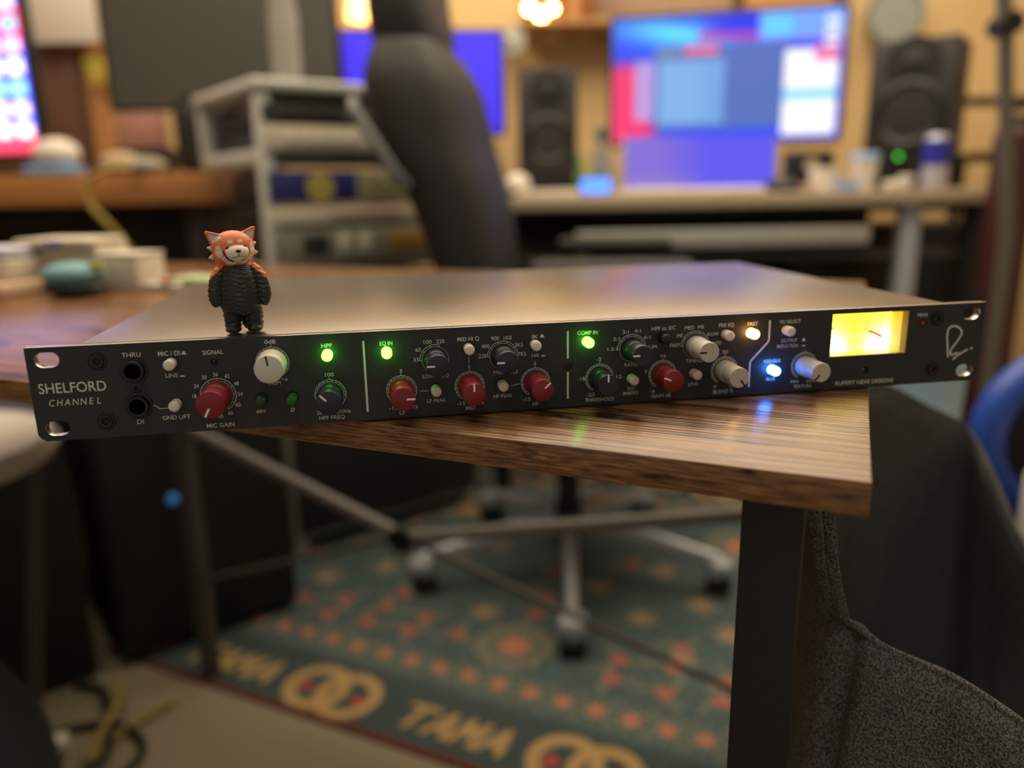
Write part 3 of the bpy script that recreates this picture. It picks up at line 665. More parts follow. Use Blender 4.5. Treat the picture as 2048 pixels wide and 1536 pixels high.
# ------------------------------------------------------------------ red panda figurine
def figurine():
    root = thing('red_panda_figurine', 'small orange and black red panda toy standing upright on the black rack unit', 'figurine', (0.0915, 0.0180, 0.0437), math.radians(4))
    S = MM * .905
    hc = Vector((-1.7, 0.6, 44.2)); yaw = math.radians(17); roll = math.radians(-4)
    HR = Matrix.Rotation(yaw, 3, 'Z') @ Matrix.Rotation(roll, 3, 'Y')
    def hp(x, y, z): return hc + HR @ Vector((x, y, z))
    mb = MB()
    from mathutils import Euler
    def E(c, r, rot=(0, 0, 0)): mb.sphere(c, r, 32, Euler([math.radians(q) for q in rot]))
    # trunk, one flowing mass
    prof = [(9.5, 7.0, 6.0), (10.5, 9.6, 7.6), (14, 11.0, 8.8), (18, 11.4, 9.2), (22, 11.3, 9.1), (26, 10.6, 8.7), (30, 9.3, 8.0), (34, 7.6, 6.8), (37, 6.2, 5.8), (41, 5.0, 5.0)]
    rr = []
    for z, rx, ry in catmull(prof, 4): rr.append([mb.bm.verts.new((-.3 - max(0, z - 30) * .10 + .95 * rx * math.cos(2 * PI * i / 40), ry * math.sin(2 * PI * i / 40), z)) for i in range(40)])
    for p_, q_ in zip(rr, rr[1:]):
        for i in range(40): mb.bm.faces.new((p_[i], p_[(i + 1) % 40], q_[(i + 1) % 40], q_[i]))
    mb.bm.faces.new(rr[0][::-1]); mb.bm.faces.new(rr[-1])
    for sx, fx, fy in ((-1, -5.2, 0.0), (1, 5.6, 0.8)):
        E((fx, 0, 9), (4.7, 5.2, 7.5)); E((fx + sx * .2, 0, 4.0), (4.2, 4.6, 5.0)); E((fx, -2.4 + fy, 1.7), (4.1, 5.0, 2.2)); E((fx, -1, 2.4), (4.0, 4.4, 2.9))
    # arms hanging close to the sides
    for sx in (-1, 1):
        pt = catmull([(sx * 6.5 - .3, .5, 34.5), (sx * 9.2 - .3, .2, 31.5), (sx * 11.2 - .3, -.4, 27.5), (sx * 12.2 - .3, -1.0, 23), (sx * 12.4 - .3, -1.4, 19), (sx * 11.6 - .3, -1.6, 15.6), (sx * 11.0 - .3, -1.6, 14.2)], 4)
        ra = [q[0] for q in catmull([(2.6,), (3.2,), (3.4,), (3.5,), (3.5,), (3.0,), (1.9,)], 4)]
        mb.tube(pt, ra, 20)
    # tail behind, seen between the legs
    E((1.2, 5.5, 7.5), (3.0, 3.2, 7.2)); E((1.2, 7.0, 14), (3.2, 3.2, 6))
    # back and shoulder cape
    E((-.3, 4.2, 30), (10.6, 6.4, 6.6)); E((-.3, 4.6, 24), (10.8, 6.6, 9)); E((-1.0, 3.0, 35), (7.6, 5.8, 4.6))
    # head
    def HE(c, r, rot=(0, 0, 0)):
        q = HR.to_euler(); mb.sphere(hp(*c), r, 36, (HR @ Euler([math.radians(k) for k in rot]).to_matrix()).to_euler())
    HE((0, 0, 0), (10.8, 8.8, 8.6)); HE((0, -1.0, -2.4), (10.6, 7.9, 6.4))
    HE((0.0, -7.2, -2.6), (6.5, 4.8, 4.2))            # muzzle
    for sx in (-1, 1):
        for (dx, dz, l) in ((10.2, -.2, 4.2), (10.6, -3.6, 3.8), (9.0, -6.2, 2.4)):    # cheek tufts
            v = Vector((sx * 1.0, .25, .30 if dz > -2 else -.15)).normalized()
            p0 = hp(sx * (dx - 2.2), .6, dz); p1 = p0 + HR @ v * (l + .8)
            mb.cyl(p0, p1, 2.7, .3, 12)
    # ears: flattened cones opened to the front
    me = None
    mb2 = mb
    def ear(sx):
        base = [(sx * 3.0, .4, 6.6), (sx * 10.6, .4, 1.4)]; tip = (sx * 13.2, .2, 10.2)
        v = [hp(*base[0]), hp(*base[1]), hp(*tip)]
        c = (v[0] + v[1] + v[2]) / 3
        n = HR @ Vector((0, -1, 0))
        rings = []
        for off, k in ((-1.5, .80), (-1.0, 1.0), (1.2, .92), (2.0, .5)):
            pts = []
            tri = [c + (q - c) * k for q in v]
            for i in range(3):
                a, b2 = tri[i], tri[(i + 1) % 3]; pr = tri[i - 1]
                for t in (.12, .3, .5, .7, .88): pts.append(a.lerp(b2, t) - n * off)
            rings.append([mb.bm.verts.new(p) for p in pts])
        for a, b2 in zip(rings, rings[1:]):
            for i in range(len(a)): mb.bm.faces.new((a[i], a[(i + 1) % len(a)], b2[(i + 1) % len(a)], b2[i]))
        mb.bm.faces.new(rings[0][::-1]); mb.bm.faces.new(rings[-1])
    ear(-1); ear(1)
    bmesh.ops.recalc_face_normals(mb.bm, faces=mb.bm.faces)
    me = bpy.data.meshes.new('body'); mb.bm.to_mesh(me); mb.bm.free()
    tmp = bpy.data.objects.new('tmp', me); COL.objects.link(tmp)
    r = tmp.modifiers.new('r', 'REMESH'); r.mode = 'VOXEL'; r.voxel_size = 0.34; r.adaptivity = 0
    sm = tmp.modifiers.new('s', 'SMOOTH'); sm.factor = .6; sm.iterations = 3
    dg = bpy.context.evaluated_depsgraph_get(); body = bpy.data.meshes.new_from_object(tmp.evaluated_get(dg))
    bpy.data.objects.remove(tmp)
    n = len(body.vertices); co = np.empty(n * 3); body.vertices.foreach_get('co', co); co = co.reshape(-1, 3)
    # flatten the soles on the ground
    co[:, 2] = np.maximum(co[:, 2], 0.0)
    # carved fur: shallow wavy grooves
    nr = np.empty(n * 3); body.vertices.foreach_get('normal', nr); nr = nr.reshape(-1, 3)
    x, y, z = co.T
    HRn = np.array(HR); loc = (co - np.array(hc)) @ HRn            # head frame
    hx_, hy_, hz_ = loc.T
    head = (hx_ ** 2 / 11.5 ** 2 + hy_ ** 2 / 13 ** 2 + (hz_ + .5) ** 2 / 9.6 ** 2 < 1.0) & (z > 34.6) | (z > 47)
    head |= (np.abs(hx_) > 6) & (hz_ > -8.2) & (np.abs(hx_) < 15) & (z > 36.0)
    g = .24 * np.sin(z * 2.6 + 1.3 * np.sin(x * .55) + .8 * np.sin(x * 1.3 + z * .5)) * np.sin(x * .35 + 1.2 + .4 * np.sin(z)) + .10 * np.sin(z * 6.1 + 1.1 * np.sin(x * 1.7))
    g = np.where(head, .03 * np.sin(hx_ * 5 + np.sin(hz_ * 2)), g); g = np.where(z < 2, g * .3, g)
    co = co + nr * g[:, None]; co[:, 2] = np.maximum(co[:, 2], 0)
    OR = np.array(s2l((224, 122, 66))); BK = np.array(s2l((33, 36, 35))); WH = np.array(s2l((222, 208, 196))); PK = np.array(s2l((214, 150, 128))); BR = np.array(s2l((84, 40, 26))); TL = np.array(s2l((122, 58, 36)))
    col = np.tile(BK, (n, 1))
    cape = (y > 2.6 - .02 * (x ** 2)) & (z > 12) & ~head
    cape |= (~head) & (z > 27.5) & (z < 37) & (np.abs(x + .3) > 5.2 + (36 - z) * 1.15) & (z > 29) & (y > -4.5) & (np.abs(x + .3) < 15)
    col[cape] = OR; tail = (y > 3.2) & (z < 13) & (np.abs(x - 1.2) < 3.6); col[tail] = TL
    col[head] = OR
    dk = OR * .82 + BR * .18
    fr = head & (hy_ < -1.0) & (hz_ > -7.9)
    mz = fr & (((hx_ - 0) / 6.5) ** 2 + ((hz_ + 2.9) / 4.4) ** 2 < 1) & (hy_ < -5.0)
    col[mz] = WH
    for sx in (-1, 1):
        ch = fr & (((sx * hx_ - 8.4) / 1.35) ** 2 + ((hz_ + 1.2) / 3.2) ** 2 < 1); col[ch] = WH
        ch2 = fr & (sx * hx_ > 1) & (np.abs(np.hypot(hx_, (hz_ + .6) * 1.05) - 7.6) < 1.25) & (hz_ < -3.6); col[ch2] = WH
        st = fr & (sx * hx_ > 1.6) & (np.abs(np.hypot(hx_ * 1.0, (hz_ + 1.4) * 1.12) - 6.3) < .42 + .0 * hz_) & (hz_ < -.6); col[st] = BR
        br = fr & (((sx * hx_ - 2.5) / 1.35) ** 2 + ((hz_ - 3.3) / .85) ** 2 < 1); col[br] = WH
        # ear inside and cheek tufts
        ei = head & (sx * hx_ > 5.2) & (hz_ > 4.3) & (hy_ < -.2)
        tri = [(sx * 3.0, 6.6), (sx * 10.6, 1.4), (sx * 13.2, 10.2)]
        c_ = np.mean(tri, 0); q = [(p[0] * .66 + c_[0] * .34, p[1] * .66 + c_[1] * .34) for p in tri]
        def inside(px, pz):
            s = []
            for i in range(3):
                a, b2 = q[i], q[(i + 1) % 3]; s.append((b2[0] - a[0]) * (pz - a[1]) - (b2[1] - a[1]) * (px - a[0]))
            s = np.array(s); return (s > 0).all(0) | (s < 0).all(0)
        ei = head & inside(hx_, hz_) & (hy_ < 0.2); col[ei] = WH * .92
        co[ei] += (HRn @ np.array((0, 1, 0))) * .7
        tf = head & (sx * hx_ > 10.8) & (hz_ < 1.8) & (hz_ > -5.4); col[tf] = WH * .55 + PK * .45
    mline = fr & (hy_ < -8.5) & (np.abs(hx_) < .2) & (hz_ < -1.6) & (hz_ > -4.0)
    for sx in (-1, 1):
        mline |= fr & (hy_ < -7) & (sx * hx_ > -.1) & (sx * hx_ < 3.7) & (np.abs(hz_ + 4.0 + .09 * (sx * hx_) * 1.6 - .02) < .2)
    col[mline] = BR * .35
    co *= S
    body.vertices.foreach_set('co', co.ravel()); body.update()
    ca = body.color_attributes.new('paint', 'FLOAT_COLOR', 'POINT')
    ca.data.foreach_set('color', np.concatenate([col, np.ones((n, 1))], 1).astype(np.float32).ravel())
    m = bpy.data.materials.new('painted_vinyl'); m.use_nodes = True
    nt = m.node_tree; b = nt.nodes['Principled BSDF']; at = nt.nodes.new('ShaderNodeVertexColor'); at.layer_name = 'paint'
    no = nt.nodes.new('ShaderNodeTexNoise'); no.inputs['Scale'].default_value = 900; bp = nt.nodes.new('ShaderNodeBump'); bp.inputs['Strength'].default_value = .2; bp.inputs['Distance'].default_value = .0003
    tc = nt.nodes.new('ShaderNodeTexCoord'); mp = nt.nodes.new('ShaderNodeMapping'); mp.inputs['Scale'].default_value = (1, 1, 3)
    nt.links.new(tc.outputs['Object'], mp.inputs[0]); nt.links.new(mp.outputs[0], no.inputs['Vector']); nt.links.new(no.outputs['Fac'], bp.inputs['Height']); nt.links.new(bp.outputs[0], b.inputs['Normal'])
    nt.links.new(at.outputs[0], b.inputs['Base Color']); b.inputs['Roughness'].default_value = .48
    body.materials.clear(); body.materials.append(m)
    link('body', body, None, root, 180)
    M_eye = mat('glossy_black', (10, 9, 10), .15); 
    for (ex, ez, r) in ((-4.2, .3, 1.05), (4.2, .3, 1.0)):
        p = hp(ex, -7.9, ez) * S; MB().sphere(p, (r * S, .8 * S, r * S), 16).build('eye', M_eye, root)
    MB().sphere(hp(0, -11.9, -1.3) * S, (1.35 * S, .9 * S, .85 * S), 16).build('nose', M_eye, root)
figurine()
#REST
# ------------------------------------------------------------------ fabric bag hanging at the desk side
def fabric_mat():
    m = bpy.data.materials.new('grey_knit_fabric'); m.use_nodes = True
    nt = m.node_tree; N = nt.nodes; L = nt.links; b = N['Principled BSDF']; b.inputs['Roughness'].default_value = .92
    tc = N.new('ShaderNodeTexCoord'); mp = N.new('ShaderNodeMapping'); mp.inputs['Scale'].default_value = (1, 1, .8)
    L.new(tc.outputs['Object'], mp.inputs[0])
    v = N.new('ShaderNodeTexVoronoi'); v.inputs['Scale'].default_value = 950
    n = N.new('ShaderNodeTexNoise'); n.inputs['Scale'].default_value = 380; n.inputs['Detail'].default_value = 3
    L.new(mp.outputs[0], v.inputs['Vector']); L.new(mp.outputs[0], n.inputs['Vector'])
    mx = N.new('ShaderNodeMix'); mx.data_type = 'RGBA'; mx.inputs[6].default_value = (*s2l((112, 112, 108)), 1); mx.inputs[7].default_value = (*s2l((56, 56, 55)), 1)
    ma = N.new('ShaderNodeMath'); ma.operation = 'MULTIPLY_ADD'; ma.inputs[1].default_value = .9; ma.inputs[2].default_value = .05
    rp = N.new('ShaderNodeMapRange'); rp.inputs[1].default_value = .38; rp.inputs[2].default_value = .62
    n5 = N.new('ShaderNodeTexNoise'); n5.inputs['Scale'].default_value = 950; n5.inputs['Detail'].default_value = 1; L.new(mp.outputs[0], n5.inputs['Vector'])
    L.new(n5.outputs['Fac'], rp.inputs[0]); L.new(rp.outputs[0], mx.inputs[0]); L.new(mx.outputs[2], b.inputs['Base Color'])
    ad = N.new('ShaderNodeMath'); ad.operation = 'SUBTRACT'; L.new(n.outputs['Fac'], ad.inputs[0]); L.new(v.outputs['Distance'], ad.inputs[1])
    bp = N.new('ShaderNodeBump'); bp.inputs['Strength'].default_value = .9; bp.inputs['Distance'].default_value = .0012
    L.new(ad.outputs[0], bp.inputs['Height']); L.new(bp.outputs[0], b.inputs['Normal'])
    return m
M_fab = fabric_mat()
RIM = [(0.3897,-0.0299,-0.1163),(0.3949,-0.0421,-0.1196),(0.3999,-0.0523,-0.1233),(0.4065,-0.0612,-0.1249),(0.4127,-0.0697,-0.1253),(0.4205,-0.0778,-0.1271),(0.4247,-0.0862,-0.1283),(0.4308,-0.0954,-0.1316),(0.4374,-0.1061,-0.1360),(0.4746,-0.1153,-0.1673),(0.6003,-0.0993,-0.2442),(0.7433,-0.0247,-0.2642),(0.7225,0.0422,-0.2623),(0.6780,0.0894,-0.2308),(0.6665,0.1350,-0.1831),(0.6751,0.1859,-0.1416),(0.6773,0.2246,-0.1117),(0.6208,0.2106,-0.0823),(0.5664,0.1951,-0.0571),(0.5094,0.1534,-0.0543),(0.4548,0.0958,-0.0713),(0.4158,0.0343,-0.0930),(0.3949,-0.0073,-0.1064)]
bag = thing('hanging_bag', 'grey knitted fabric bag hanging open beside the right end of the desk', 'bag', (0.54, 0.06, -0.50), 0)
O0 = Vector((0.54, 0.06, -0.50))
rim = [Vector(p) for p in catmull(RIM, 6, True)]
cen = Vector((0.55, 0.05, 0))
mb = MB(); rows = 22; rings = []
nR = len(rim)
for k in range(rows + 1):
    t = k / rows; ring = []
    for i, p in enumerate(rim):
        o = Vector((p.x - cen.x, p.y - cen.y, 0)); od = o.normalized(); th = math.atan2(o.y, o.x)
        zb = -0.52
        q = Vector((p.x, p.y, p.z + (zb - p.z) * t))
        bulge = .030 * math.sin(PI * min(1, t * 1.15)) ** .8 if t < .87 else .03 * math.sin(PI * 1.0005) + 0
        bulge = .032 * math.sin(PI * t) - .05 * t * t
        fold = .0045 * math.sin(th * 17 + 1.5 * math.sin(t * 5)) * min(1, t * 3) + .004 * math.sin(th * 41 + t * 7) * t
        crease = -.012 * math.exp(-((i - 5.0) / 3.0) ** 2) * math.sin(PI * min(1, t * 1.6 + .1))
        ring.append(q + od * (bulge + fold + crease) - O0)
    rings.append([mb.bm.verts.new(v) for v in ring])
for a, c in zip(rings, rings[1:]):
    for i in range(nR): mb.bm.faces.new((a[i], a[(i + 1) % nR], c[(i + 1) % nR], c[i]))
mb.bm.faces.new(rings[-1])
o = mb.build('pouch', M_fab, bag, 80)
sd = o.modifiers.new('thickness', 'SOLIDIFY'); sd.thickness = .0035; sd.offset = 0
MB().tube([p - O0 for p in rim], .0021, 8, closed=True).build('rim_seam', M_fab, bag, 80)
for S_ in ([(0.3640, -0.0352, -0.0200), (0.3663, -0.0355, -0.0519), (0.3699, -0.0341, -0.0644), (0.3737, -0.0340, -0.0817), (0.3793, -0.0342, -0.0994), (0.3885, -0.0315, -0.1165)],
           [(0.3610, -0.0545, -0.0200), (0.3627, -0.0538, -0.0439), (0.3658, -0.0522, -0.0558), (0.3687, -0.0517, -0.0724), (0.3786, -0.0433, -0.0944), (0.3890, -0.0365, -0.1160)]):
    pp = [Vector(q) - O0 for q in catmull(S_, 6)]
    MB().tube(pp, .0030, 12, flat=.6, side=(.9, -.4, 0)).build('strap', M_fab, bag, 80)

# ------------------------------------------------------------------ office chair
M_lea = mat('black_leather', (19, 19, 20), .62, bump=.25, bscale=500, var=.1)
M_leh = mat('lit_headrest_grey', (40, 41, 43), .6, bump=.4, bscale=700)  # headrest tone lightened, the light falling on it is in the colour
M_gm = mat('grey_metal', (176, 180, 186), .4, metal=.3)
M_sil = mat('satin_silver_plastic', (172, 178, 182), .4, metal=.3)
ch = thingR('office_chair', 'tall black reclining office chair on silver five-star base standing on the rug', 'chair', 0.12, 1.602, FLOOR + .0042, math.radians(-8))
hz = 0
for k in range(5):
    a = math.radians(-93 + 8 + 72 * k); dx, dy = math.cos(a), math.sin(a)
    MB().tube([(dx * .03, dy * .03, .115), (dx * .12, dy * .12, .112), (dx * .24, dy * .24, .088), (dx * .325, dy * .325, .072)], [.026, .024, .019, .016], 10, flat=.7).build('base_arm', M_gm, ch)
    c = MB().box((dx * .329, dy * .329, .058), (.052, .052, .040), .012, rot=None).build('caster_hood', M_sil, ch)
    px, py = -dy, dx
    for s in (-1, 1):
        MB().cyl((dx * .329 + px * .006 * s, dy * .329 + py * .006 * s, .027), (dx * .329 + px * .024 * s, dy * .329 + py * .024 * s, .027), .027, n=24).build('wheel', M_lea, c)
MB().cyl((0, 0, .08), (0, 0, .16), .036, .030).build('hub', M_lea, ch)
MB().cyl((0, 0, .15), (0, 0, .34), .025, .025).build('gas_column', M_dark, ch)
MB().box((0, 0, .375), (.26, .16, .06), .02).build('tilt_mechanism', M_dark, ch)
MB().tube([(.02, -.08, .37), (.03, -.22, .36), (.03, -.27, .34)], .009, 8).build('lever', M_dark, ch)
MB().box((.04, 0, .445), (.50, .50, .09), .035, 3).build('seat', M_lea, ch)
# backrest: side-on curved slab, reclined towards the left
def slab(prof, wd, name, m):
    mb = MB(); rr = []
    pr = catmull(prof, 5)
    for (x, z, th, ww) in pr:
        ring = []
        for i in range(20):
            a = 2 * PI * i / 20; ca, sa = math.cos(a), math.sin(a)
            sx = math.copysign(abs(ca) ** .6, ca); sy = math.copysign(abs(sa) ** .45, sa)
            ring.append(mb.bm.verts.new((x + th / 2 * sx, ww / 2 * sy, z)))
        rr.append(ring)
    for a, c in zip(rr, rr[1:]):
        for i in range(20): mb.bm.faces.new((a[i], a[(i + 1) % 20], c[(i + 1) % 20], c[i]))
    mb.bm.faces.new(rr[0][::-1]); mb.bm.faces.new(rr[-1])
    return mb.build(name, m, ch, 60)
slab([(-.15, .47, .06, .40), (-.16, .56, .09, .46), (-.18, .683, .12, .48), (-.212, .82, .15, .48), (-.25, .912, .175, .48), (-.275, 1.02, .175, .46), (-.285, 1.09, .12, .40)], .46, 'backrest', M_lea)
slab([(-.295, 1.04, .09, .26), (-.30, 1.12, .12, .32), (-.305, 1.20, .11, .34), (-.31, 1.32, .10, .32), (-.31, 1.42, .05, .24)], .3, 'headrest', M_leh)
MB().tube([(-.36, -.22, .985), (-.345, -.26, .965), (-.315, -.265, .92), (-.28, -.265, .865), (-.265, -.24, .84)], .010, 10).build('back_strut', mat('dull_grey_metal', (104, 110, 112), .5), ch)
for s in (-1, 1):
    MB().tube([(.02, s * .27, .42), (.0, s * .30, .52), (-.02, s * .30, .64), (.02, s * .30, .68)], .013, 10).build('armrest_support', mat('warm_grey_plastic', (150, 138, 124), .5), ch)
    MB().box((.09, s * .30, .70), (.27, .075, .032), .014, 3).build('armrest_pad', M_lea, ch)

# ------------------------------------------------------------------ screens
def grid(w, h):
    return np.meshgrid((np.arange(w) + .5) / w, (np.arange(h) + .5) / h)
def lerp(a, c, t): return a * (1 - t[..., None]) + np.array(c) / 255. * t[..., None]
def wallpaper(w, h):
    X, Y = grid(w, h)
    A = np.empty((h, w, 3)); A[:] = np.array((30, 70, 235)) / 255.
    A = lerp(A, (90, 220, 250), np.exp(-(((X - .28) / .26) ** 2 + ((Y - .86 + .25 * (X - .3)) / .10) ** 2)))
    A = lerp(A, (20, 40, 225), np.clip((X - .38) * 8, 0, 1) * np.clip((Y - .8) * 10, 0, 1))
    A = lerp(A, (235, 50, 110), np.clip((.70 - Y) * 9, 0, 1) * np.clip((.24 - X) * 12, 0, 1))
    A = lerp(A, (200, 40, 150), np.exp(-((Y - .83 + .1 * (X - .5)) / .03) ** 2) * (X > .38))
    return X, Y, A
def rect(A, X, Y, x0, y0, x1, y1, c, k=1.0):
    m = (X > x0) & (X < x1) & (Y > y0) & (Y < y1); A[m] = A[m] * (1 - k) + np.array(c) / 255. * k
X, Y, A = wallpaper(640, 360)
rect(A, X, Y, .10, .18, .20, .66, (170, 170, 235), .8)
rect(A, X, Y, .19, .10, .78, .76, (76, 104, 178)); rect(A, X, Y, .21, .14, .50, .66, (106, 156, 216))
for i in range(24): rect(A, X, Y, .21, .15 + i * .021, .36 + .12 * ((i * 7) % 5) / 5, .156 + i * .021, (150, 190, 236))
rect(A, X, Y, .19, .69, .30, .76, (110, 130, 160)); rect(A, X, Y, .32, .70, .47, .76, (236, 90, 120))
rect(A, X, Y, .64, .78, 1.0, 1.0, (110, 160, 255)); rect(A, X, Y, .66, .82, .78, .96, (90, 210, 250), .8)
for i in range(3): rect(A, X, Y, .92, .70 + i * .09, .98, .76 + i * .09, (235, 240, 255))
rect(A, X, Y, .76, .03, .985, .70, (255, 250, 255)); rect(A, X, Y, .76, .30, .985, .40, (150, 215, 250)); rect(A, X, Y, .88, .60, .985, .72, (230, 120, 170))
M_scr1 = image_mat('desktop_screen', A, 1.15)
X, Y, A = wallpaper(320, 200)
A[:] = np.array((92, 84, 240)) / 255.
A = lerp(A, (130, 108, 215), np.clip((.55 - X) * 3, 0, 1)); A = lerp(A, (150, 130, 200), np.clip((.28 - Y) * 4, 0, 1) * np.clip((.6 - X) * 3, 0, 1))
M_scr2 = image_mat('laptop_screen', A, 1.0)
X, Y = grid(320, 400)
A = np.empty((400, 320, 3)); A[:] = np.array((70, 80, 235)) / 255.
A = lerp(A, (225, 50, 90), np.clip((Y - .55) * 8, 0, 1) * np.clip((.86 - Y) * 12, 0, 1)); A = lerp(A, (215, 60, 90), np.clip((.16 - Y) * 14, 0, 1))
for r in range(8):
    for c in range(8):
        cx, cy = .06 + c * .125, .13 + r * .118
        cc = [(255, 250, 255), (255, 225, 255), (150, 220, 255), (255, 245, 255), (255, 200, 235), (120, 190, 235), (220, 215, 235), (240, 225, 215)][r]
        m = (np.abs(X - cx) < .045) & (np.abs(Y - cy) < .040); A[m] = np.array(cc) / 255.
M_scr3 = image_mat('phone_screen', A, 2.4)
M_blue = image_mat('plain_blue_screen', np.tile(np.array((66, 46, 238)) / 255., (8, 8, 1)), 1.15)
def screen(name, parent, w, h, m, y, z0):
    mb = MB(); uvl = mb.bm.loops.layers.uv.new('UVMap')
    f = mb.bm.faces.new([mb.bm.verts.new(p) for p in ((-w / 2, y, z0), (w / 2, y, z0), (w / 2, y, z0 + h), (-w / 2, y, z0 + h))])
    for l, q in zip(f.loops, ((0, 0), (1, 0), (1, 1), (0, 1))): l[uvl].uv = q
    me = bpy.data.meshes.new(name); mb.bm.to_mesh(me); mb.bm.free(); return link(name, me, m, parent, None)
def monitor(name, label_, u, v, zd, z0, w, h, m, rot=0.0, bez=.012, sm=None, cat='monitor', group=None):
    """zd = height of the surface it stands on; z0 = bottom of the panel"""
    sm = sm or M_dark
    t = thingR(name, label_, cat, u, v, zd, rot, group)
    zz = z0 - zd
    MB().box((0, .015, zz + h / 2), (w + 2 * bez, .030, h + 2 * bez), .004).build('casing', sm, t)
    screen('screen', t, w, h, m, -.0006, zz)
    MB().box((0, .055, zz * .5 + .06), (.07, .02, zz + .12), .004).build('stand_neck', sm, t)
    MB().box((0, .04, .006), (.24, .17, .012), .004).build('stand_base', sm, t)
    return t

# ------------------------------------------------------------------ right-hand desk and what stands on it
DT = 0.086
M_dkt = mat('pale_desk_laminate', (178, 160, 134), .45, stretch=(3, 20, 20), scale=5)
rd = thingR('computer_desk', 'long pale-topped desk with black underframe carrying the lit monitors', 'desk', 0.63, 2.0, FLOOR)
zt = DT - FLOOR
MB().box((-.05, .40, zt - .017), (1.32, .80, .034), .003).build('tabletop', M_dkt, rd)
for x in (-.66, .40, .57):
    MB().box((x, .05, (zt - .034) / 2), (.045, .045, zt - .034), .003).build('leg', M_gm if x == .40 else M_dark, rd)
MB().box((-.04, .70, .42), (1.26, .02, .66), .003).build('modesty_panel', M_dark, rd)  # added black panel, keeps the space beneath the desk dark
MB().box((-.09, .01, zt - .11), (.74, .03, .044), .004).build('front_rail', mat('brushed_grey_rail', (168, 168, 162), .4, metal=.2), rd)
MB().box((-.04, .30, zt - .165), (1.20, .50, .016), .003).build('under_shelf', mat('dark_grey_shelf', (66, 66, 64), .6), rd)
MB().box((-.02, .09, zt - .045), (1.2, .04, .02), .002).build('cable_tray', M_dark, rd)

monitor('wide_monitor', 'large lit monitor with blue and pink desktop and white windows', .645, 2.46, DT, .236, .655, .352, M_scr1, math.radians(-12))
lp = thingR('laptop', 'open laptop with a plain violet screen in front of the large monitor', 'laptop', .565, 2.29, DT)
MB().box((0, -.02, .008), (.36, .22, .014), .004).build('keyboard_deck', M_sil, lp)
lid = MB().box((0, .10, .080), (.455, .008, .160), .003, rot=None).build('lid', M_sil, lp)
screen('screen', lid, .440, .148, M_scr2, .0955, .012)
monitor('blue_monitor', 'monitor showing a plain vivid blue screen behind the office chair', -.26, 2.62, DT, .287, .49, .295, M_blue, math.radians(7))
# the monitor above stands on a side shelf of its own
M_cone = mat('woofer_cone', (46, 44, 44), .5); M_spk = mat('speaker_black_wood', (36, 33, 34), .55, stretch=(3, 3, 20), scale=8); M_spr = mat('rubber_black', (16, 16, 17), .45)
def speaker(label_, u, v, zb, w, h, d, rot):
    t = thingR('studio_speaker', label_, 'speaker', u, v, zb, rot, 'studio speakers beside the large monitor')
    MB().box((0, d / 2, h / 2), (w, d, h), .008).build('cabinet', M_spk, t)
    r = w * .37
    wf = MB().lathe([(r * 1.12, 0), (r * 1.12, .004), (r * .98, .009), (r * .90, .004), (r * .84, .0), (r * .35, -.020), (0, -.020)], 36, Matrix.Translation((0, 0, h * .34)) @ ROTY).build('woofer', M_spr, t)
    MB().lathe([(r * .84, .001), (r * .34, -.018), (r * .30, -.012), (0, -.006)], 30, Matrix.Translation((0, 0, h * .34)) @ ROTY).build('cone', M_cone, wf)
    tr = w * .17
    MB().lathe([(tr * 1.9, 0), (tr * 1.9, .003), (tr, .001), (tr * .7, .004), (0, .007)], 28, Matrix.Translation((0, 0, h * .78)) @ ROTY).build('tweeter', M_spr, t)
    MB().box((0, -.001, h * .06), (w * .3, .004, h * .03), .001).build('port', M_dark, t)
    return t
M_foam = mat('black_foam', (20, 20, 21), .9)
def pad(u, v, z0, z1, w, d, rot, lab):
    t = thingR('speaker_stand', lab, 'stand', u, v, z0, rot)
    MB().box((0, d / 2, (z1 - z0) / 2), (w, d, z1 - z0), .004).build('block', M_foam, t)
    MB().box((0, d / 2 - .004, z1 - z0 - .006), (w + .008, d, .010), .002).build('top_pad', M_spr, t)
pad(.125, 2.50, DT, .142, .17, .20, 0, 'low black block under the left small speaker')
speaker('smaller black studio speaker left of the large monitor', .125, 2.50, .1425, .180, .315, .19, 0)
pad(1.125, 2.30, DT, .188, .22, .20, math.radians(-37), 'dark block under the right tilted speaker')
speaker('bigger black studio speaker right of the large monitor', 1.125, 2.30, .1885, .225, .30, .20, math.radians(-37))

# small things on the desk
def simple(name, label_, cat, u, v, z, parts, rot=0.0, group=None):
    t = thingR(name, label_, cat, u, v, z, rot, group)
    for pn, mb, m in parts: mb.build(pn, m, t)
    return t
M_whp = mat('white_plastic', (222, 216, 206), .5); M_key = mat('key_white', (238, 234, 226), .5)
kb = thingR('keyboard', 'low white keyboard at the front of the pale desk below the laptop', 'keyboard', .47, 2.02, DT)
MB().box((0, .055, .006), (.36, .115, .011), .003).build('case', M_whp, kb)
mb = MB()
for r in range(5):
    for c in range(14): mb.box((-.162 + c * .025, .013 + r * .021, .0135), (.020, .017, .004))
mb.build('keys', M_key, kb, kind='stuff')
simple('mouse', 'black computer mouse right of the white keyboard', 'mouse', .715, 2.10, DT, [('shell', MB().sphere((0, 0, .012), (.045, .055, .022), 24), M_spr), ('wheel', MB().cyl((-.004, -.03, .03), (.004, -.03, .03), .008), M_cone)])
def can(u, v, z, lab, c1, c2, r=.031, h=.135, name='drink_can'):
    return simple(name, lab, 'can', u, v, z, [('body', MB().lathe([(0, 0), (r * .8, 0), (r, .008), (r, h - .012), (r * .82, h), (0, h - .002)], 28), c1), ('label_band', MB().lathe([(r * 1.01, h * .45), (r * 1.01, h * .88), (r, h * .9), (r, h * .43)], 28), c2)])
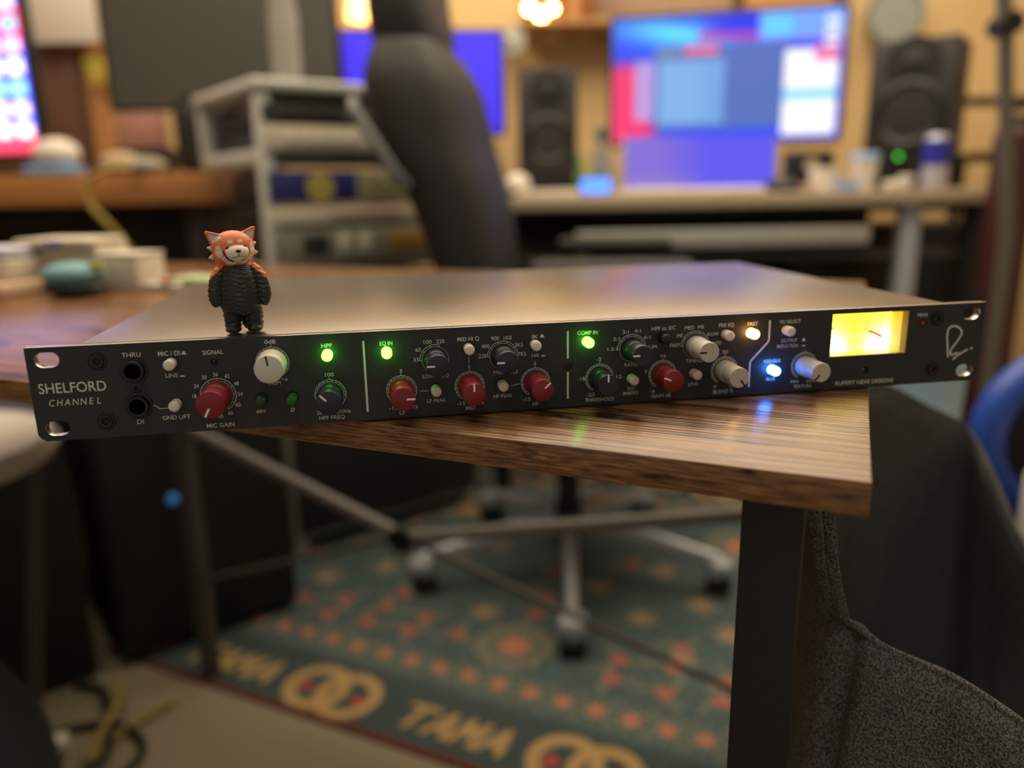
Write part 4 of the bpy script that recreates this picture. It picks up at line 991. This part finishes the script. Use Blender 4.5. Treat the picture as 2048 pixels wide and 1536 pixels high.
can(1.10, 2.08, DT, 'blue and silver drink can at the right end of the pale desk', mat('can_silver', (196, 196, 206), .3, metal=.5), mat('can_blue', (40, 48, 160), .35))
simple('power_light_box', 'small black box with a glowing green light beside the drink can', 'box', 1.03, 2.16, DT, [('case', MB().box((0, .03, .05), (.09, .06, .10), .004), M_spr), ('light', MB().sphere((0.01, -.002, .085), .0065, 12), mat('green_pilot', (60, 220, 50), .4, emit=(60, 220, 50), es=1.6))])
M_cup = mat('paper_white', (214, 206, 194), .8); M_red2 = mat('muted_red', (170, 60, 56), .6); M_lb2 = mat('pale_blue', (120, 160, 210), .6); M_ora = mat('amber_plastic', (214, 140, 50), .5)
simple('paper_cup', 'white paper cup with blue top on the pale desk below the right speaker', 'cup', .925, 2.10, DT, [('cup', MB().lathe([(0, 0), (.026, 0), (.036, .085), (.034, .085), (.025, .004), (0, .004)], 28), M_cup), ('lid', MB().lathe([(0, .094), (.030, .094), (.037, .085), (.037, .08), (0, .08)], 28), M_lb2)])
simple('paper_cup', 'short white mug left of the blue-topped paper cup', 'cup', .845, 2.16, DT, [('cup', MB().lathe([(0, 0), (.034, 0), (.036, .06), (.034, .06), (.032, .004), (0, .004)], 28), M_cup), ('handle', MB().tube([(.034, 0, .05), (.052, 0, .045), (.052, 0, .022), (.034, 0, .015)], .004, 8), M_cup)])
simple('note_pad', 'white and red folded leaflet lying right of the laptop', 'leaflet', .765, 2.12, DT, [('sheet', MB().box((0, 0, .012), (.085, .07, .006), .001, rot=None), M_cup), ('cover', MB().box((.01, -.01, .019), (.05, .04, .005), .001), M_red2), ('back_sheet', MB().box((0, .02, .004), (.10, .09, .006), .001), M_cup)])
simple('phone', 'small phone with a lit blue screen left of the white keyboard', 'phone', .225, 2.06, DT, [('body', MB().box((0, .01, .024), (.085, .008, .046), .003), M_spr), ('screen', MB().box((0, .0055, .024), (.077, .001, .038)), mat('lit_blue_glass', (90, 150, 255), .3, emit=(80, 140, 255), es=1.3))], group=None)
simple('marker_pot', 'pot with green and yellow pens beside the left small speaker', 'pot', .205, 2.22, DT, [('pot', MB().lathe([(0, 0), (.02, 0), (.023, .05), (.021, .05), (.018, .004), (0, .004)], 20), mat('green_plastic', (60, 130, 60), .5)),
    ('pen', MB().cyl((0, 0, .01), (-.012, 0, .105), .006), mat('green_plastic', (60, 130, 60), .5)), ('pen', MB().cyl((.005, 0, .01), (.022, 0, .085), .007), mat('lime_plastic', (170, 180, 60), .5))])
simple('glass_bottle', 'small grey bottle with a teal cap left of the large monitor', 'bottle', .265, 2.30, DT, [('body', MB().lathe([(0, 0), (.026, 0), (.028, .10), (.012, .13), (.012, .15), (0, .15)], 24), mat('smoky_grey', (120, 122, 120), .3)), ('cap', MB().cyl((0, 0, .15), (0, 0, .18), .016), mat('teal_plastic', (52, 92, 92), .4))])
simple('power_adapter', 'pale round gadget on the desk left of the small speaker', 'gadget', .025, 2.20, DT, [('body', MB().sphere((0, 0, .03), (.035, .035, .03), 20), M_cup), ('base', MB().lathe([(0, 0), (.03, 0), (.03, .008), (0, .008)], 20), M_spr)])
simple('paper_stack', 'low stack of white papers at the left end of the pale desk', 'papers', .10, 2.06, DT, [('sheet', MB().box((0, .04, .004), (.16, .11, .008), .0008), M_cup), ('sheet', MB().box((.01, .05, .012), (.15, .10, .007), .0008, rot=None), M_cup)])
simple('clip', 'small red-capped clip beside the foot of the large monitor', 'clip', .90, 2.34, DT, [('body', MB().box((0, 0, .02), (.05, .03, .04), .004), M_spr), ('tip', MB().box((0, 0, .05), (.03, .02, .02), .004), M_red2)])
simple('dock', 'small black boxy device with a beige dial behind the white mug', 'device', .875, 2.33, DT, [('case', MB().box((0, .03, .055), (.13, .06, .11), .006), M_spr), ('dial', MB().cyl((.0, 0, .07), (.0, -.006, .07), .020), M_dkt)])
simple('crumpled_receipt', 'crumpled white receipt beside the paper cup on the pale desk', 'paper', .99, 2.05, DT, [('sheet', MB().box((0, 0, .012), (.055, .05, .022), .007), M_cup), ('fold', MB().box((.02, -.01, .028), (.035, .03, .014), .005), M_cup)])
simple('small_box', 'tiny pale blue box in front of the white mug on the pale desk', 'box', .865, 2.06, DT, [('box', MB().box((0, 0, .011), (.05, .04, .022), .002), M_lb2), ('flap', MB().box((0, -.005, .0235), (.05, .03, .002), .0005), M_cup)])
# post, shelf board and objects at the far right
simple('wooden_post', 'tan wooden post rising at the right end of the pale desk', 'post', 1.375, 2.22, FLOOR, [('shaft', MB().box((0, 0, .50), (.06, .05, 1.0), .004), M_woodt), ('foot', MB().box((0, 0, .012), (.10, .10, .024), .003), M_woodt)])
simple('wall_rail', 'black horizontal rail across the wall at the far right', 'rail', 1.62, 2.75, .36, [('bar', MB().box((0, 0, 0), (.62, .03, .03), .003), M_dark), ('bracket', MB().box((-.25, .15, 0), (.03, .30, .02), .003), M_dark), ('bracket', MB().box((.25, .15, 0), (.03, .30, .02), .003), M_dark)])
simple('side_table', 'small dark side table at the right end of the pale desk', 'table', 1.66, 2.45, FLOOR, [('top', MB().box((0, 0, .905), (.42, .40, .03), .003), M_dark)] + [('leg', MB().box((x, y, .445), (.03, .03, .89), .003), M_dark) for x in (-.19, .19) for y in (-.18, .18)])
simple('tissue_box', 'beige and pink box on the dark side table at the far right', 'box', 1.53, 2.38, .191, [('box', MB().box((0, 0, .04), (.15, .11, .08), .003), M_cup), ('end_label', MB().box((-.05, -.056, .05), (.045, .002, .05)), mat('pink_print', (214, 110, 110), .6))])
sp = thingR('microphone_stand', 'tall grey metal pole standing at the far right edge', 'stand', 1.075, 1.70, FLOOR)
MB().tube([(.0, 0, .02), (-.005, 0, .72), (-.06, .0, 1.10), (-.11, 0, 1.40)], .0150, 14).build('pole', mat('dull_grey_tube', (104, 100, 92), .45, metal=.3), sp)
MB().lathe([(0, 0), (.10, 0), (.10, .012), (.03, .022), (0, .022)], 32).build('base', M_dark, sp)
MB().cyl((-.066, -.03, 1.14), (-.066, .03, 1.14), .022).build('clutch', M_dark, sp)
gt = thingR('guitar_case', 'narrow dark red case standing behind the grey pole', 'case', 1.185, 1.895, FLOOR, math.radians(-10))
MB().box((0, 0, .48), (.09, .08, .96), .03, 3).build('shell', mat('dark_red_vinyl', (58, 16, 18), .5), gt)
MB().box((-.048, -.02, .55), (.012, .03, .05), .003).build('latch', M_dark, gt)
MB().box((0, 0, .965), (.05, .04, .03), .008).build('handle', M_dark, gt)

scb = thingR('storage_cabinet', 'matt black cabinet under the right end of the pale desk', 'cabinet', 1.15, 2.355, FLOOR)  # added dark body, hides the bright wall below the desk end
MB().box((0, .16, .36), (.62, .30, .70), .004).build('body', M_dark, scb)
MB().box((-.155, .003, .36), (.29, .014, .64), .003).build('door', M_spr, scb)
MB().box((.155, .003, .36), (.29, .014, .64), .003).build('door', M_spr, scb)
for x in (-.02, .02): MB().box((x, -.01, .40), (.008, .012, .10), .002).build('handle', M_cone, scb)
# things on the wall behind
M_lamp = mat('bulb_warm', (255, 226, 150), .4, emit=(255, 220, 140), es=26)
def bulb_lamp(u, v, z, lab, rs, n='wall_lamp', group=None):
    t = thingR(n, lab, 'lamp', u, v, z, 0, group)
    MB().cyl((0, .10, 0), (0, .20, 0), .03).build('mount', M_dark, t)
    MB().tube([(0, .12, 0), (0, .05, .03), (0, 0, .02)], .005, 8).build('arm', M_dark, t)
    for dx, dz, r in rs: MB().sphere((dx, 0, dz), r, 14).build('bulb', M_lamp, t)
bulb_lamp(.10, 2.89, .69, 'cluster of three warm glowing bulbs high on the wall', [(0.022, -.012, .018), (-.018, .010, .015), (.062, .008, .013)])
bulb_lamp(1.575, 2.89, .392, 'pair of small white glowing bulbs on the wall right of the big speaker', [(0.012, .008, .012), (-.014, -.010, .011)])
simple('round_fan', 'pale grey round disc fan mounted on the wall left of the warm bulbs', 'fan', .015, 2.92, .60, [('guard', MB().lathe([(0, 0), (.045, .004), (.055, .02), (.05, .035), (0, .04)], 30, ROTY), mat('pale_grey_plastic', (168, 166, 156), .5)), ('hub', MB().sphere((0, -.04, 0), .014, 14), M_cup), ('bracket', MB().cyl((0, 0, 0), (0, .18, 0), .015), M_cup)])
simple('wall_clock', 'round pale blue-grey clock high on the wall above the right speaker', 'clock', 1.40, 3.06, .69, [('case', MB().lathe([(0, 0), (.095, 0), (.10, .012), (.10, .03), (0, .03)], 36, ROTY), mat('clock_grey', (150, 156, 150), .5)), ('rim', MB().lathe([(.092, .028), (.102, .028), (.102, .036), (.092, .036), (.092, .028)], 36, ROTY), mat('clock_rim', (120, 128, 124), .4))])
ls = thingR('wall_shelf', 'wooden wall shelf under a glowing lamp above the blue screen', 'shelf', -.50, 2.98, .625)
MB().box((0, 0, .01), (.50, .22, .02), .003).build('board', M_woodt, ls)
for x in (-.2, .2): MB().box((x, .06, -.03), (.02, .10, .06), .002).build('bracket', M_woodt, ls)
tl = thingR('table_lamp', 'small lamp with glowing cream shade on the wall shelf', 'lamp', -.475, 2.95, .646)
MB().lathe([(0, 0), (.04, 0), (.04, .008), (.01, .015), (.01, .05), (0, .05)], 24).build('base', M_woodt, tl)
MB().lathe([(.075, .045), (.055, .17), (.052, .17), (.072, .045), (.075, .045)], 32).build('shade', mat('glowing_shade', (255, 228, 176), .8, emit=(255, 206, 130), es=3.2), tl)
MB().sphere((0, 0, .08), .022, 14).build('bulb', mat('lamp_bulb', (255, 240, 200), .4, emit=(255, 226, 160), es=20), tl)
simple('storage_box', 'brown cardboard box on the wall shelf right of the glowing lamp', 'box', .235, 2.98, .668, [('carton', MB().box((0, 0, .11), (.14, .18, .22), .003), mat('cardboard', (150, 92, 44), .8)), ('tape', MB().box((0, -.0905, .11), (.03, .001, .22)), mat('tape_tan', (190, 140, 84), .5))])
simple('wall_curtain', 'taupe fabric curtain panel hanging above the large monitor', 'curtain', .57, 3.06, .62, [('cloth', MB().box((0, 0, .17), (.50, .03, .34), .01), mat('taupe_cloth', (172, 150, 126), .9, stretch=(30, 1, 1), scale=2, rgb2=(140, 120, 102)))])
simple('picture_frame', 'brown framed panel on the wall above the right end of the large monitor', 'picture', 1.02, 3.05, .66, [('frame', MB().box((0, 0, .15), (.40, .03, .30), .005), M_woodd), ('panel', MB().box((0, -.017, .15), (.32, .004, .22)), M_woodt)])
simple('hanging_cloth', 'small red and brown cloth hanging behind the big right speaker', 'cloth', 1.12, 3.03, .50, [('cloth', MB().box((0, 0, .06), (.12, .02, .14), .006), mat('brown_cloth', (110, 74, 48), .9)), ('trim_band', MB().box((0, -.012, .005), (.12, .004, .03), .001), M_red2)])
ls2 = thingR('wall_shelf', 'long wooden wall shelf above the large monitor', 'shelf', .62, 2.98, .645)
MB().box((0, 0, .01), (1.15, .20, .018), .003).build('board', M_woodt, ls2)
for x in (-.5, .5): MB().box((x, .06, -.03), (.02, .10, .06), .002).build('bracket', M_woodt, ls2)

# ------------------------------------------------------------------ equipment rack left of the chair
M_rk = mat('rack_grey_paint', (186, 188, 180), .5); M_cr = mat('cream_faceplate', (206, 198, 176), .5); M_dk2 = mat('charcoal_faceplate', (44, 45, 46), .5)
M_nb = mat('navy_faceplate', (40, 46, 108), .5); M_yl = mat('yellow_display', (176, 168, 84), .5); M_gp = mat('grey_faceplate', (128, 128, 116), .5)
rk = thingR('equipment_rack', 'grey metal rack trolley loaded with gear left of the office chair', 'rack', -.515, 1.70, FLOOR, math.radians(37))
zr = -FLOOR
for x, y in ((0.012, .012), (.50, .012), (0.012, .40), (.50, .40)):
    zb_ = zr + .165 if (x < .1 and y > .2) else 0.0
    MB().box((x, y, (zb_ + zr + .31) / 2), (.030, .030, zr + .31 - zb_), .004).build('post', M_rk, rk)
MB().box((.255, .205, zr + .325), (.53, .43, .026), .009, 3).build('top_shelf', M_rk, rk)
for z in (zr + .178, zr - .065, .03):
    MB().box((.255, .215, z), (.47, .38, .014), .003).build('shelf', M_rk, rk)
MB().box((0.012, .205, zr + .18), (.028, .40, .036), .010).build('side_bar', M_rk, rk)
M_blk = M_dk2
gear = [(.252, .288, M_blk, 'slim black device on the top level of the grey rack'), (.194, .246, M_cr, 'cream fronted device second from the top of the grey rack'),
        (.155, .166, M_gp, ''), (.083, .153, M_nb, 'navy and yellow fronted device in the middle of the grey rack'), (.038, .076, M_cr, 'slim cream device below the navy fronted one in the rack')]
def device(z0, z1, m, lab, extra=None):
    t = thingR('rack_device', lab, 'audio device', -.515, 1.70, z0, math.radians(37), 'devices in the grey rack')
    h = z1 - z0
    MB().box((.257, .17, h / 2), (.44, .32, h * .96), .002).build('chassis', M_blk, t)
    MB().box((.257, -.006, h / 2), (.500, .012, h * .97), .0015).build('faceplate', m, t)
    return t, h
t, h = device(*gear[0]); MB().box((.24, -.013, h / 2), (.10, .003, h * .5), .0005).build('display', mat('amber_dim', (110, 90, 60), .5), t)
MB().box((.36, -.013, h / 2), (.08, .004, h * .4), .0005).build('button_row', M_gp, t)
t, h = device(*gear[1]); MB().box((.27, -.013, h / 2), (.008, .004, h * .9), .0005).build('divider', mat('tan_strip', (150, 138, 96), .5), t)
for q in range(5): MB().cyl((.06 + q * .035, -.010, h / 2), (.06 + q * .035, -.022, h / 2), .009, n=16).build('knob', M_whp, t)
t, h = device(*gear[3])
MB().lathe([(0, 0), (.032, 0), (.032, .004), (0, .004)], 30, Matrix.Translation((.12, -.010, h / 2)) @ ROTY).build('round_display', M_yl, t)
MB().box((.33, -.013, h / 2), (.24, .003, h * .94), .0005).build('right_panel', mat('grey_yellow_panel', (146, 144, 118), .5), t)
for r in range(2):
    for q in range(6): MB().box((.24 + q * .036, -.016, h * (.32 + .36 * r)), (.020, .006, .010), .001).build('button', M_yl, t)
t, h = device(*gear[4]); MB().box((.23, -.013, h / 2), (.18, .003, h * .2), .0005).build('label_strip', mat('dim_red', (140, 92, 84), .6), t)
t, h = device(-.050, .030, M_gp, 'wide grey device with dark windows on the lower rack shelf')
for x, w_, mm in ((.10, .06, M_blk), (.17, .03, M_cr), (.22, .03, M_cr), (.35, .14, mat('amber_window', (150, 118, 54), .5))):
    MB().box((x, -.013, h * .55), (w_, .004, h * .55), .001).build('window', mm, t)
t, h = device(-.690, -.085, M_blk, 'large dark device at the bottom of the grey rack')
tb = thingR('paper_tube', 'pale grey tube standing upright on top of the grey rack', 'tube', -.505, 1.92, .3385)
MB().lathe([(0, 0), (.033, 0), (.033, .16), (.030, .17), (.030, .24), (0, .245)], 28).build('body', mat('pale_tube', (132, 130, 122), .6), tb)
MB().lathe([(0, .235), (.036, .235), (.036, .265), (.015, .275), (0, .275)], 28).build('cap', mat('tube_cap', (196, 188, 168), .6), tb)

# ------------------------------------------------------------------ left counter, tv, cabinet
ct = thingR('wooden_counter', 'orange-brown wooden counter along the left with a thick front edge', 'counter', -1.55, 2.10, FLOOR)
M_nbw = mat('near_black_wood', (34, 24, 20), .6)
M_ctr = mat('honey_wood', (176, 120, 62), .5, stretch=(2, 16, 16), scale=5, rgb2=(140, 90, 44))
zc = .163 - FLOOR
MB().box((0, .30, zc - .040), (1.60, .60, .080), .004).build('worktop', M_ctr, ct)
MB().box((0, .50, (zc - .08) / 2), (1.5, .02, zc - .08), .003).build('back_panel', M_nbw, ct)
for x in (-.76, .70): MB().box((x, .30, (zc - .08) / 2), (.04, .5, zc - .08), .003).build('side_panel', mat('near_black_wood', (34, 24, 20), .6), ct)
MB().box((-.02, .04, zc - .25), (1.4, .02, .02), .003).build('rail', M_dark, ct)
tv = monitor('flat_television', 'large switched-off dark television standing on the wooden counter', -.805, 2.36, .1635, .352, .655, .36, mat('matt_screen_off', (70, 68, 64), .38, var=.03), math.radians(-3), .012, cat='television')
monitor('icon_monitor', 'colourful monitor with rows of white and pink icons at the far left edge', -1.485, 2.20, .1635, .222, .50, .44, M_scr3, math.radians(-10), .014)
simple('pink_box', 'dusty pink box under the dark television', 'box', -1.035, 2.30, .1635, [('riser', MB().box((0, .03, .035), (.14, .10, .07), .003), M_dark), ('carton', MB().box((0, .02, .118), (.115, .07, .094), .004), mat('dusty_pink', (156, 112, 98), .8))])
simple('black_bag', 'black soft case on the counter under the right part of the television', 'case', -.84, 2.20, .1635, [('body', MB().box((0, .04, .085), (.11, .10, .17), .02, 3), M_dark), ('strap', MB().tube([(-.04, -.01, .17), (0, -.02, .20), (.04, -.01, .17)], .006, 8), M_dark)])
simple('tape_dispenser', 'white and blue rounded gadget on the counter below the icon monitor', 'gadget', -1.185, 2.14, .1635, [('body', MB().sphere((0, 0, .052), (.060, .045, .040), 24), M_cup), ('base', MB().box((-.01, 0, .012), (.13, .08, .024), .008), M_lb2)])
simple('cloth_heap', 'crumpled beige cloth on the counter beside the pink box', 'cloth', -.985, 2.13, .1635, [('fold', MB().sphere((-.03, 0, .025), (.055, .04, .030), 20), mat('beige_cloth', (170, 150, 116), .9)), ('fold', MB().sphere((.035, .0, .018), (.055, .04, .022), 20), mat('grey_cloth', (150, 146, 130), .9))])
cc = thing('yellow_cable', 'loose yellow cable drooping from the front of the wooden counter', 'cable', W(-1.0, 2.04, .16), RZ)
MB().tube(catmull([(.04, .03, .012), (.0, -.01, .012), (-.055, -.02, -.02), (-.055, -.02, -.07), (-.01, -.02, -.13), (.02, 0, -.19), (.03, .06, -.30)], 6), .0075, 10).build('cable_run', mat('yellow_rubber', (150, 132, 60), .6), cc)
MB().cyl((.04, .03, .012), (.055, .035, .012), .010).build('plug', M_dark, cc)
cb = thingR('tall_cabinet', 'tall brown wooden cabinet with a pale tan door edge behind the left monitors', 'cabinet', -1.62, 2.72, FLOOR)
MB().box((-.05, .15, .72), (.62, .30, 1.44), .004).build('carcass', M_woodd, cb)
MB().box((.295, .0, .72), (.085, .03, 1.44), .003).build('door_edge', M_woodt, cb)
MB().box((-.05, -.008, .70), (.55, .016, 1.30), .003).build('door', M_woodd, cb)
MB().cyl((.18, -.016, .72), (.18, -.04, .72), .012).build('handle', M_gm, cb)
simple('wall_paper_sheet', 'white paper sheet pinned on the cabinet front at the upper left', 'paper', -1.385, 2.645, .575, [('sheet', MB().box((0, 0, .15), (.22, .004, .30), .0008), M_cup), ('pin', MB().sphere((0, -.004, .28), .006, 10), M_red2)])
simple('sticky_note', 'yellow-green sticky note on the cabinet edge', 'note', -1.30, 2.66, .46, [('sheet', MB().box((0, 0, .03), (.07, .003, .07), .0005), mat('note_yellow', (190, 166, 70), .8)), ('strip', MB().box((-.02, -.002, .058), (.05, .003, .02), .0005), mat('note_green', (150, 158, 60), .8))])

# ------------------------------------------------------------------ things on the far left of our desk
def deskthing(name, lab, cat, x, y, parts, rz=0.0, group=None):
    t = thing(name, lab, cat, (x, y, ZT), rz, group)
    for pn, mb, m in parts: mb.build(pn, m, t)
    return t
M_pap = mat('white_carton', (206, 196, 176), .8); M_teal = mat('teal_wrap', (104, 150, 160), .6); M_tdk = mat('dark_teal', (20, 44, 44), .5)
deskthing('folded_papers', 'crumpled white papers and envelope at the far left of the desk', 'papers', -.285, .640, [('sheet', MB().box((0, 0, .008), (.10, .09, .014), .002), mat('peach_paper', (206, 176, 146), .8)), ('sheet', MB().box((-.01, .02, .028), (.09, .07, .022), .003), M_pap), ('sheet', MB().box((0, .02, .047), (.06, .06, .012), .003), mat('cool_white_paper', (200, 200, 214), .8))], math.radians(-20))
deskthing('carton', 'open white carton at the back left of the desk behind the teal pouch', 'box', -.205, .700, [('box', MB().box((0, 0, .026), (.085, .07, .052), .002), M_pap), ('lid', MB().box((-.005, -.01, .056), (.095, .08, .007), .002), M_pap), ('tape', MB().box((.0, -.0505, .054), (.02, .001, .010)), mat('violet_tape', (110, 106, 176), .5))], math.radians(-15))
deskthing('teal_pouch', 'teal and blue rounded pouch on a dark base at the left of the desk', 'pouch', -.178, .585, [('base', MB().sphere((0, 0, .010), (.034, .028, .0105), 24), M_tdk), ('body', MB().sphere((0, 0, .024), (.034, .028, .014), 24), M_teal), ('tag', MB().box((.028, -.01, .032), (.014, .010, .010), .002), mat('lime_tag', (160, 168, 70), .6))])
deskthing('carton', 'small white block carton right of the teal pouch', 'box', -.132, .640, [('box', MB().box((0, 0, .020), (.056, .05, .040), .002), M_pap), ('lid', MB().box((0, 0, .0415), (.058, .052, .003), .001), M_pap)], math.radians(-25))
deskthing('leaflet', 'white and pale green leaflet with a red dot lying on the desk', 'leaflet', -.085, .625, [('sheet', MB().box((-.01, 0, .004), (.085, .05, .008), .001), M_cup), ('cover', MB().box((.035, .012, .010), (.07, .05, .006), .001), mat('pale_green_paper', (166, 178, 140), .8)), ('dot', MB().cyl((.012, -.022, .011), (.012, -.022, .0135), .008), M_red2)], math.radians(-30))

# ------------------------------------------------------------------ under and around the desk
pc = thing('computer_tower', 'large black computer tower standing on the carpet under the desk', 'computer', W(-.585, 1.36, FLOOR + .0042), RZ + math.radians(38))
MB().box((0, .24, .275), (.34, .48, .52), .006).build('case', M_dark, pc)
MB().box((0, -.006, .275), (.325, .012, .50), .004).build('front_panel', M_spr, pc)
MB().sphere((-.05, -.012, .30), .010, 12).build('power_light', mat('dim_blue_light', (50, 90, 140), .4, emit=(50, 100, 160), es=.6), pc)
for x in (-.13, .13):
    for y in (.04, .44): MB().cyl((x, y, 0), (x, y, .016), .02).build('foot', M_spr, pc)
bt = thingR('storage_tub', 'pale blue plastic tub standing behind the grey fabric bag', 'tub', .47, 1.02, FLOOR, math.radians(6))
M_tub = mat('pale_blue_plastic', (176, 216, 234), .4)
mb = MB(); rr = []
for z, k in ((0, .82), (.02, .84), (.60, .99), (.605, 1.04), (.622, 1.04), (.622, .98), (.60, .96), (.03, .80)):
    rr.append([mb.bm.verts.new((x_ * k, y_ * k, z)) for x_, y_ in slot(0, 0, .135, .09, 8)])
for a, c in zip(rr, rr[1:]):
    for i in range(len(a)): mb.bm.faces.new((a[i], a[(i + 1) % len(a)], c[(i + 1) % len(a)], c[i]))
mb.bm.faces.new(rr[0][::-1]); mb.bm.faces.new(rr[-1]); mb.build('tub', M_tub, bt, 40)
MB().tube([(-.06, -.098, .55), (-.055, -.118, .52), (.055, -.118, .52), (.06, -.098, .55)], .004, 8).build('handle', M_tub, bt)
hoop = thingR('blue_hoop', 'thick glossy blue ring leaning at the right edge behind the grey bag', 'hoop', .83, 1.12, -.27, 0)
MB().tube([(.115 * math.cos(2 * PI * i / 40), 0, .115 * math.sin(2 * PI * i / 40)) for i in range(40)], .027, 16, closed=True).build('ring', mat('blue_rubber', (38, 74, 168), .35), hoop)
MB().lathe([(0, 0), (.10, 0), (.10, .04), (0, .05)], 30, Matrix.Translation((0, .03, 0)) @ Matrix.Rotation(-PI / 2, 4, 'X')).build('black_disc', M_dark, hoop)
MB().box((0, .03, -.30), (.05, .06, .32), .006).build('support', M_dark, hoop)
wj = thingR('white_jar', 'rounded white jar at the right edge below the blue ring', 'jar', .775, 1.02, -.42, 0)
MB().lathe([(0, 0), (.045, 0), (.052, .03), (.052, .12), (.038, .15), (0, .155)], 28).build('jar', M_whp, wj)
MB().cyl((0, 0, -.31), (0, 0, 0), .05).build('pedestal', M_dark, wj)
fc = thing('cable_coil', 'loose dark and yellow cables coiled on the carpet at the lower left', 'cable', (-.34, .70, FLOOR), 0)
MB().tube(catmull([(-.14, -.10, .008), (-.05, -.12, .008), (.06, -.04, .008), (.10, .05, .008), (.03, .12, .008), (-.08, .10, .008), (-.13, .02, .010), (-.06, -.05, .016), (.05, .02, .018), (.0, .20, .014), (-.06, .24, .008)], 6), .006, 10).build('black_cable', M_dark, fc)
MB().tube(catmull([(.12, .16, .008), (.06, .10, .008), (.03, .02, .02), (.04, .14, .03), (.02, .22, .02)], 6), .006, 10).build('yellow_cable', mat('yellow_rubber', (150, 132, 60), .6), fc, label='yellow cable')
MB().box((-.03, .07, .018), (.035, .028, .028), .006).build('plug', M_whp, fc)
sc_ = thingR('storage_chest', 'wide matt black storage chest on the floor left of the computer tower', 'chest', -1.063, .986, FLOOR, math.radians(38))  # added dark body that blacks out the floor at the lower left
MB().box((0, .22, .24), (.80, .44, .46), .006).build('body', M_dark, sc_)
MB().box((0, .22, .485), (.82, .46, .03), .006).build('lid', M_spr, sc_)
MB().box((0, -.004, .36), (.16, .012, .02), .003).build('handle', M_gm, sc_)
st = thingR('stool', 'pale grey round stool with dull slanted legs at the left edge under the desk', 'stool', -.81, .98, FLOOR)
MB().lathe([(0, .485), (.165, .485), (.18, .492), (.185, .505), (.175, .521), (0, .525)], 40).build('seat', mat('pale_grey_vinyl', (190, 184, 172), .6), st)
for k in range(4):
    a = math.radians(-42 + 90 * k)
    MB().tube([(.158 * math.cos(a), .158 * math.sin(a), .485), (.085 * math.cos(a), .085 * math.sin(a), .008)], .011, 10).build('leg', mat('dim_leg_grey', (70, 68, 66), .6), st)
bk = thing('backpack', 'dark grey rounded bag on the floor at the lower left edge', 'bag', W(-.655, .70, FLOOR), math.radians(-20))
MB().sphere((0, 0, .20), (.15, .14, .20), 28).build('body', mat('dark_slate_cloth', (54, 60, 64), .8, bump=.3, bscale=300), bk)
MB().tube([(.05, -.08, .35), (.10, -.12, .30), (.13, -.10, .22)], .012, 8).build('strap', M_dark, bk)
MB().tube(catmull([(-.05, .0, .385), (0, 0, .43), (.05, 0, .385)], 5), .008, 8).build('handle', M_dark, bk)
